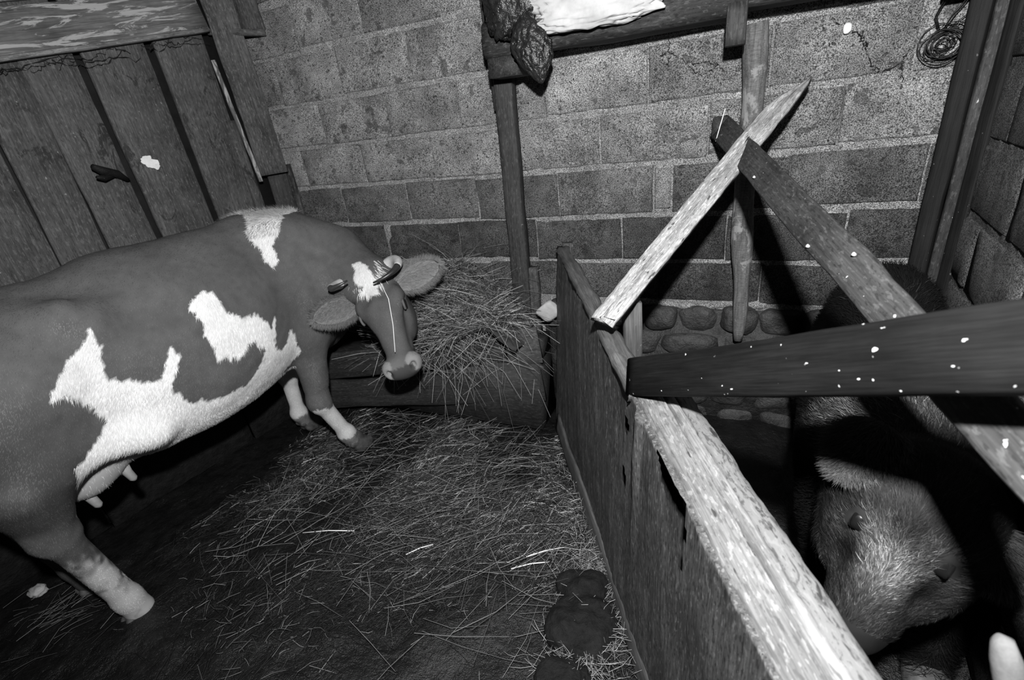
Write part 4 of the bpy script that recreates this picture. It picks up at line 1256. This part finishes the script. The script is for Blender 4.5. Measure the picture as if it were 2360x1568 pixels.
# ears
def pear(sg, base, tip, w0, face):
    base = np.array(base); tip = np.array(tip); ax = tip - base; Le = np.linalg.norm(ax); ax /= Le
    face = nrm(face); face = nrm(face - ax * (face @ ax)); side = np.cross(face, ax)
    nu, nv = 18, 13; V = []
    def pos(t, a):
        w = w0 * (np.sin(np.pi * (t * .80 + .20)) ** .8) + .004
        return base + ax * np.multiply(Le, t)[..., None] + side * (w * a)[..., None] + face * (.020 * (1 - a * a) * (1 - .4 * t) - .03 * t * t)[..., None]
    T, A = np.meshgrid(np.linspace(0, 1, nu), np.linspace(-1, 1, nv), indexing='ij')
    V = pos(T.ravel(), A.ravel()); i = np.arange(nu * nv).reshape(nu, nv)
    F = np.stack([i[:-1, :-1], i[1:, :-1], i[1:, 1:], i[:-1, 1:]], -1).reshape(-1, 4)
    V2 = V - face * .007; m = len(V); rim = np.concatenate([i[:, 0], i[-1, 1:], i[-2::-1, -1], i[0, -2:0:-1]]); k = len(rim)
    S = np.array([(rim[a], rim[(a + 1) % k], m + rim[(a + 1) % k], m + rim[a]) for a in range(k)])
    me = mesh_np('ear', np.vstack([V, V2]), [F, F[:, ::-1] + m, S]); fattr(me, 'tone', np.full(2 * m, .012))
    e = obj('ear', me, M_HIDE, pig)
    n = 4200; t = rng.random(n); a = rng.uniform(-1, 1, n)
    P = pos(t, a)
    fl = ax * .8 + side * (a * .6)[:, None] + .25 * rng.normal(size=(n, 3))
    hair_mesh('ear_hair', P, np.tile(face, (n, 1)), fl, rng.uniform(.014, .034, n), .0011, (.018 + .03 * (t > .7) + .02 * (np.abs(a) > .8)) * rng.lognormal(0, .4, n), lift=.10 + .3 * rng.random(n), curve=.15, seg=2, mat=M_PIGHAIR, parent=e)
pear(-1, gh(-.178, -.105, -.070), gh(-.060, -.128, .005), .064, gN * .8 - gL * .15)
pear(1, gh(-.075, .095, -.090), gh(-.005, .178, -.115), .050, gN * .7 + gL * .4)
# eyes
for sg in (1, -1):
    e = obj('eye', stone_mesh('eye', .034, .026, .028, 8), M_EYE, pig)
    mm = Matrix.Identity(4); c = gh(.010, .066 * sg, -.024)
    for a in range(3): mm[a][0] = gF[a]; mm[a][1] = gL[a]; mm[a][2] = gN[a]; mm[a][3] = c[a]
    e.matrix_basis = mm
# wet nose disc and trotters
o = tube('nose', [gh(.193, 0, -.074), gh(.202, 0, -.074), gh(.206, 0, -.074)], [.047, .046, .030], m_plain('wet pig nose', .10, .25, 40, .18, .7, .003, .6), pig, n=20)
for (x2, y2) in ((.34, 1.15), (.56, 1.12), (.39, 1.94), (.58, 1.92)):
    ho = bpy.data.objects.new('trotter', hm); COL.objects.link(ho)
    ho.matrix_basis = Matrix.Translation((x2, y2 - .035, .075)) @ Matrix.Rotation(-math.pi / 2, 4, 'Z'); attach(ho, pig)

# ------------------------------------------------------------------ straw and hay
def strands(name, P, D, L, w, tone, bend=.15, parent=None, mat=None):
    """thin three-sided stalks with one kink; P start points, D directions"""
    n = len(P); D = nrm(D); up = np.array([0, 0, 1.0])
    S = nrm(np.cross(D, up) + 1e-6); U = np.cross(S, D)
    L = L[:, None]; w = w[:, None]
    k = (S * rng.normal(0, 1, (n, 1)) + U * np.abs(rng.normal(0, .5, (n, 1)))) * bend
    c0 = P; c1 = P + L * (D * .5 + k * .5); c2 = P + L * D
    rings = []
    for c, s in ((c0, 1.0), (c1, .9), (c2, .55)):
        for a in (0, 2.094, 4.189):
            rings.append(c + w * s * .5 * (math.cos(a) * U + math.sin(a) * S))
    V = np.stack(rings, 1).reshape(-1, 3); b = (np.arange(n) * 9)[:, None]; F = []
    for r in (0, 3):
        for i in range(3):
            j = (i + 1) % 3
            F.append(b + [r + i, r + j, r + 3 + j, r + 3 + i])
    me = mesh_np(name, V, np.vstack(F), smooth=False)
    fattr(me, 'tone', np.repeat(tone, 9))
    return obj(name, me, mat or M_STRAW, parent)

# floor litter: thick between the cow and the partition, thinning to bare mud near the viewer and the door side
N0 = 260000
x = rng.uniform(-2.35, .15, N0); y = rng.uniform(.15, 2.0, N0)
Pq = np.stack([x, y, np.zeros(N0)], 1)
dens = np.clip((y - .55) / .5, .10, 1) * np.clip((x + 2.25) / .35, 0, 1) * np.clip((-.05 - x) / .2, .4, 1)
dens *= np.clip(.55 + .9 * vnoise(Pq, 3.1, 71) + .5 * vnoise(Pq, 9, 72), .06, 1.4)
edge = np.clip(1 - np.abs(pig_side(x, y) + .07) / .08, 0, 1)
dens = np.maximum(dens, edge * .75 * (y > .6) * np.clip(.5 + vnoise(Pq, 6, 73) * 1.2, 0, 1))
dens *= (pig_side(x, y) < -.03)
keep = rng.random(N0) < dens * .55
x, y = x[keep], y[keep]; n = len(x)
cl = vnoise(np.stack([x, y, np.zeros(n)], 1), 1.7, 74) * 2.2
ang = .55 + cl + rng.normal(0, .75, n)
D = np.stack([np.cos(ang), np.sin(ang), rng.normal(.02, .10, n)], 1)
L = rng.gamma(2.0, .024, n).clip(.012, .22)
wet = np.clip((y - .72) / .7, 0, 1)
tone = (.006 + .12 * wet * rng.random(n) ** 1.8) * rng.lognormal(0, .55, n)
br_ = rng.random(n) < .030 + .035 * wet
tone = np.where(br_, rng.uniform(.25, .6, n) * (.35 + .65 * wet), tone)
z = floor_z(x, y) + .004 + .018 * rng.random(n) * dens[keep]
o = strands('straw_litter', np.stack([x, y, z], 1), D, L, np.where(br_, .0024, .0016) * rng.uniform(.7, 1.4, n), tone.clip(.006, .65))
tag(o, 'trampled straw litter spread over the muddy floor', 'straw', kind='stuff')

n = 900
x = rng.uniform(-2.0, -.25, n); y = rng.uniform(.72, 1.95, n); k_ = (pig_side(x, y) < -.12) & (rng.random(n) < np.clip((y - .55) / .6, 0, 1)); x, y = x[k_], y[k_]; n = len(x)
ang = .6 + rng.normal(0, .9, n)
D = np.stack([np.cos(ang), np.sin(ang), rng.normal(.03, .07, n)], 1); L = rng.uniform(.10, .34, n)
k_ = pig_side(x + D[:, 0] * L, y + D[:, 1] * L) < -.05
o = strands('straw_litter', np.stack([x, y, floor_z(x, y) + .022 + .015 * rng.random(n)], 1)[k_], D[k_], L[k_], rng.uniform(.0016, .0028, k_.sum()), (.05 + .25 * rng.random(k_.sum()) ** 1.7), bend=.12)
tag(o, 'longer loose straw stalks strewn on top of the litter', 'straw', kind='stuff')

xs_, ys_, tn = [], [], []
for cx, cy, rx, ry, k_ in ((-.33, .86, .07, .035, 260), (-.385, 1.25, .05, .05, 200), (-.33, 1.17, .03, .08, 120), (-.25, .98, .02, .07, 120), (-1.50, .66, .16, .10, 110), (-.50, 1.55, .05, .12, 150)):
    xs_.append(rng.normal(cx, rx, k_)); ys_.append(rng.normal(cy, ry, k_)); tn.append(rng.uniform(.05, .42, k_) * (.5 if cx < -1 else 1))
x = np.concatenate(xs_); y = np.concatenate(ys_); tn = np.concatenate(tn); k_ = pig_side(x, y) < -.03; x, y, tn = x[k_], y[k_], tn[k_]; n = len(x)
ang = rng.uniform(0, 6.28, n)
o = strands('straw_litter', np.stack([x, y, floor_z(x, y) + .012 + .03 * rng.random(n)], 1), np.stack([np.cos(ang), np.sin(ang), rng.normal(.15, .3, n)], 1), rng.uniform(.02, .09, n), rng.uniform(.0014, .0026, n), tn)
tag(o, 'bright clumps of dry straw around the dung and cow feet', 'straw', kind='stuff')

# hay heaped in the manger and spilling over its front
us = np.linspace(-1.86, -.90, 60); vs = np.linspace(1.90, 2.243, 26)
U, W, F = grid_np(us, vs)
def hay_z(x, y):
    p = np.stack([x, y, np.zeros_like(x)], 1)
    m = np.exp(-((x + 1.36) / .27) ** 2) * (.10 + .30 * np.clip((y - 1.93) / .30, 0, 1)) + np.exp(-((x + 1.05) / .16) ** 2) * .12
    return .40 + .13 * (x + 1.9) * .6 + m + .03 * vnoise(p, 9, 81) + .02 * vnoise(p, 22, 82)
me = mesh_np('mound', np.stack([U, W, hay_z(U, W)], 1), F)
fattr(me, 'tone', .03 + .02 * rng.random(len(U)))
hay = empty('hay_heap', (-1.4, 2.08, .42))
tag(hay, 'heap of loose hay piled in the manger beside the sawn post', 'hay', kind='stuff')
o = obj('mound', me, M_STRAW, hay); o['kind'] = 'stuff'
n = 7000
x = rng.normal(-1.38, .20, n).clip(-1.84, -.98); y = rng.uniform(1.92, 2.235, n)
z = hay_z(x, y) + .022 * rng.random(n)
ang = rng.uniform(0, 2 * math.pi, n)
D = np.stack([np.cos(ang), np.sin(ang) * .55 - .15, rng.normal(.0, .40, n)], 1)
L = rng.gamma(3, .040, n).clip(.04, .36)
e_ = np.stack([x, y, z], 1) + D * L[:, None]
D[:, 1] = np.where(e_[:, 1] > 2.235, -np.abs(D[:, 1]), D[:, 1])
tone = .05 + .22 * rng.random(n) ** 2.0; tone = np.where(rng.random(n) < .22, rng.uniform(.3, .6, n), tone)
o = strands('stalks', np.stack([x, y, z], 1), D, L, rng.uniform(.0016, .0030, n), tone, bend=.22, parent=hay); o['kind'] = 'stuff'
# stalks hanging over the front boards
n = 210
x = rng.normal(-1.34, .20, n).clip(-1.9, -.95); y = 1.845 + (x + 2.35) * .127 + rng.uniform(-.02, .06, n); z = .42 + .16 * rng.random(n)
D = np.stack([rng.normal(.25, .9, n), -.2 + rng.normal(0, .3, n), rng.uniform(-1.0, .1, n)], 1)
o = strands('hanging_stalks', np.stack([x, y, z], 1), D, rng.uniform(.12, .42, n), rng.uniform(.0018, .0030, n), rng.uniform(.10, .5, n), bend=.15, parent=hay); o['kind'] = 'stuff'

# single stalks one can pick out
def stalk(P, r, tone, label):
    P = np.array(P, float); V, F, T3 = tube_np(P, r, 5)
    me = mesh_np('straw_stalk', V, [F, T3]); fattr(me, 'tone', np.full(len(V), tone))
    tag(obj('straw_stalk', me, M_STRAW), label, 'straw', 'single straw stalks')
stalk([ch(.085, .050, .035), ch(.20, .065, .035), ch(.32, .045, .03), ch(.44, .015, .03)], .0016, .75, 'single bright straw stalk hanging down the cow face')
stalk([(-.032, 2.09, 1.504), (-.045, 2.09, 1.45), (-.058, 2.09, 1.395)], .0018, .7, 'short bright straw stalk standing on the brace end by the round pole')
fl_ = [((-1.62, 1.02), (-1.40, 1.10), 'bright straight straw stalk on the dark floor near the cow udder'),
       ((-.62, 1.18), (-.50, 1.27), 'thick pale straw stalk lying near the partition foot'),
       ((-.66, 1.12), (-.53, 1.19), 'thinner pale straw stalk parallel to a thick one near the partition'),
       ((-1.10, 1.06), (-1.02, 1.14), 'short split white straw stalk in the open litter')]
for (a, b, lab) in fl_:
    za = float(floor_z(np.array([a[0]]), np.array([a[1]]))[0]) + .03; zb = float(floor_z(np.array([b[0]]), np.array([b[1]]))[0]) + .03
    stalk([(a[0], a[1], za), ((a[0] + b[0]) / 2, (a[1] + b[1]) / 2 + .004, (za + zb) / 2 + .004), (b[0], b[1], zb)], .0024, .7, lab)

o = lump('paper_scrap', (-2.50, .435, .022), (.06, .045, .03), 91, M_STONEL, None, sub=3, amp=.3, crease=.25, fr2=3)
tag(o, 'small pale crumpled scrap on the mud behind the cow', 'scrap')
n = 60
x = rng.normal(-2.30, .10, n); y = rng.normal(.38, .06, n); ang = rng.normal(1.1, .6, n)
o = strands('straw_litter', np.stack([x, y, floor_z(x, y) + .012], 1), np.stack([np.cos(ang), np.sin(ang), rng.normal(.03, .06, n)], 1), rng.uniform(.03, .16, n), rng.uniform(.0014, .0024, n), rng.uniform(.02, .16, n))
tag(o, 'few straws scattered on the mud behind the cow', 'straw', kind='stuff')
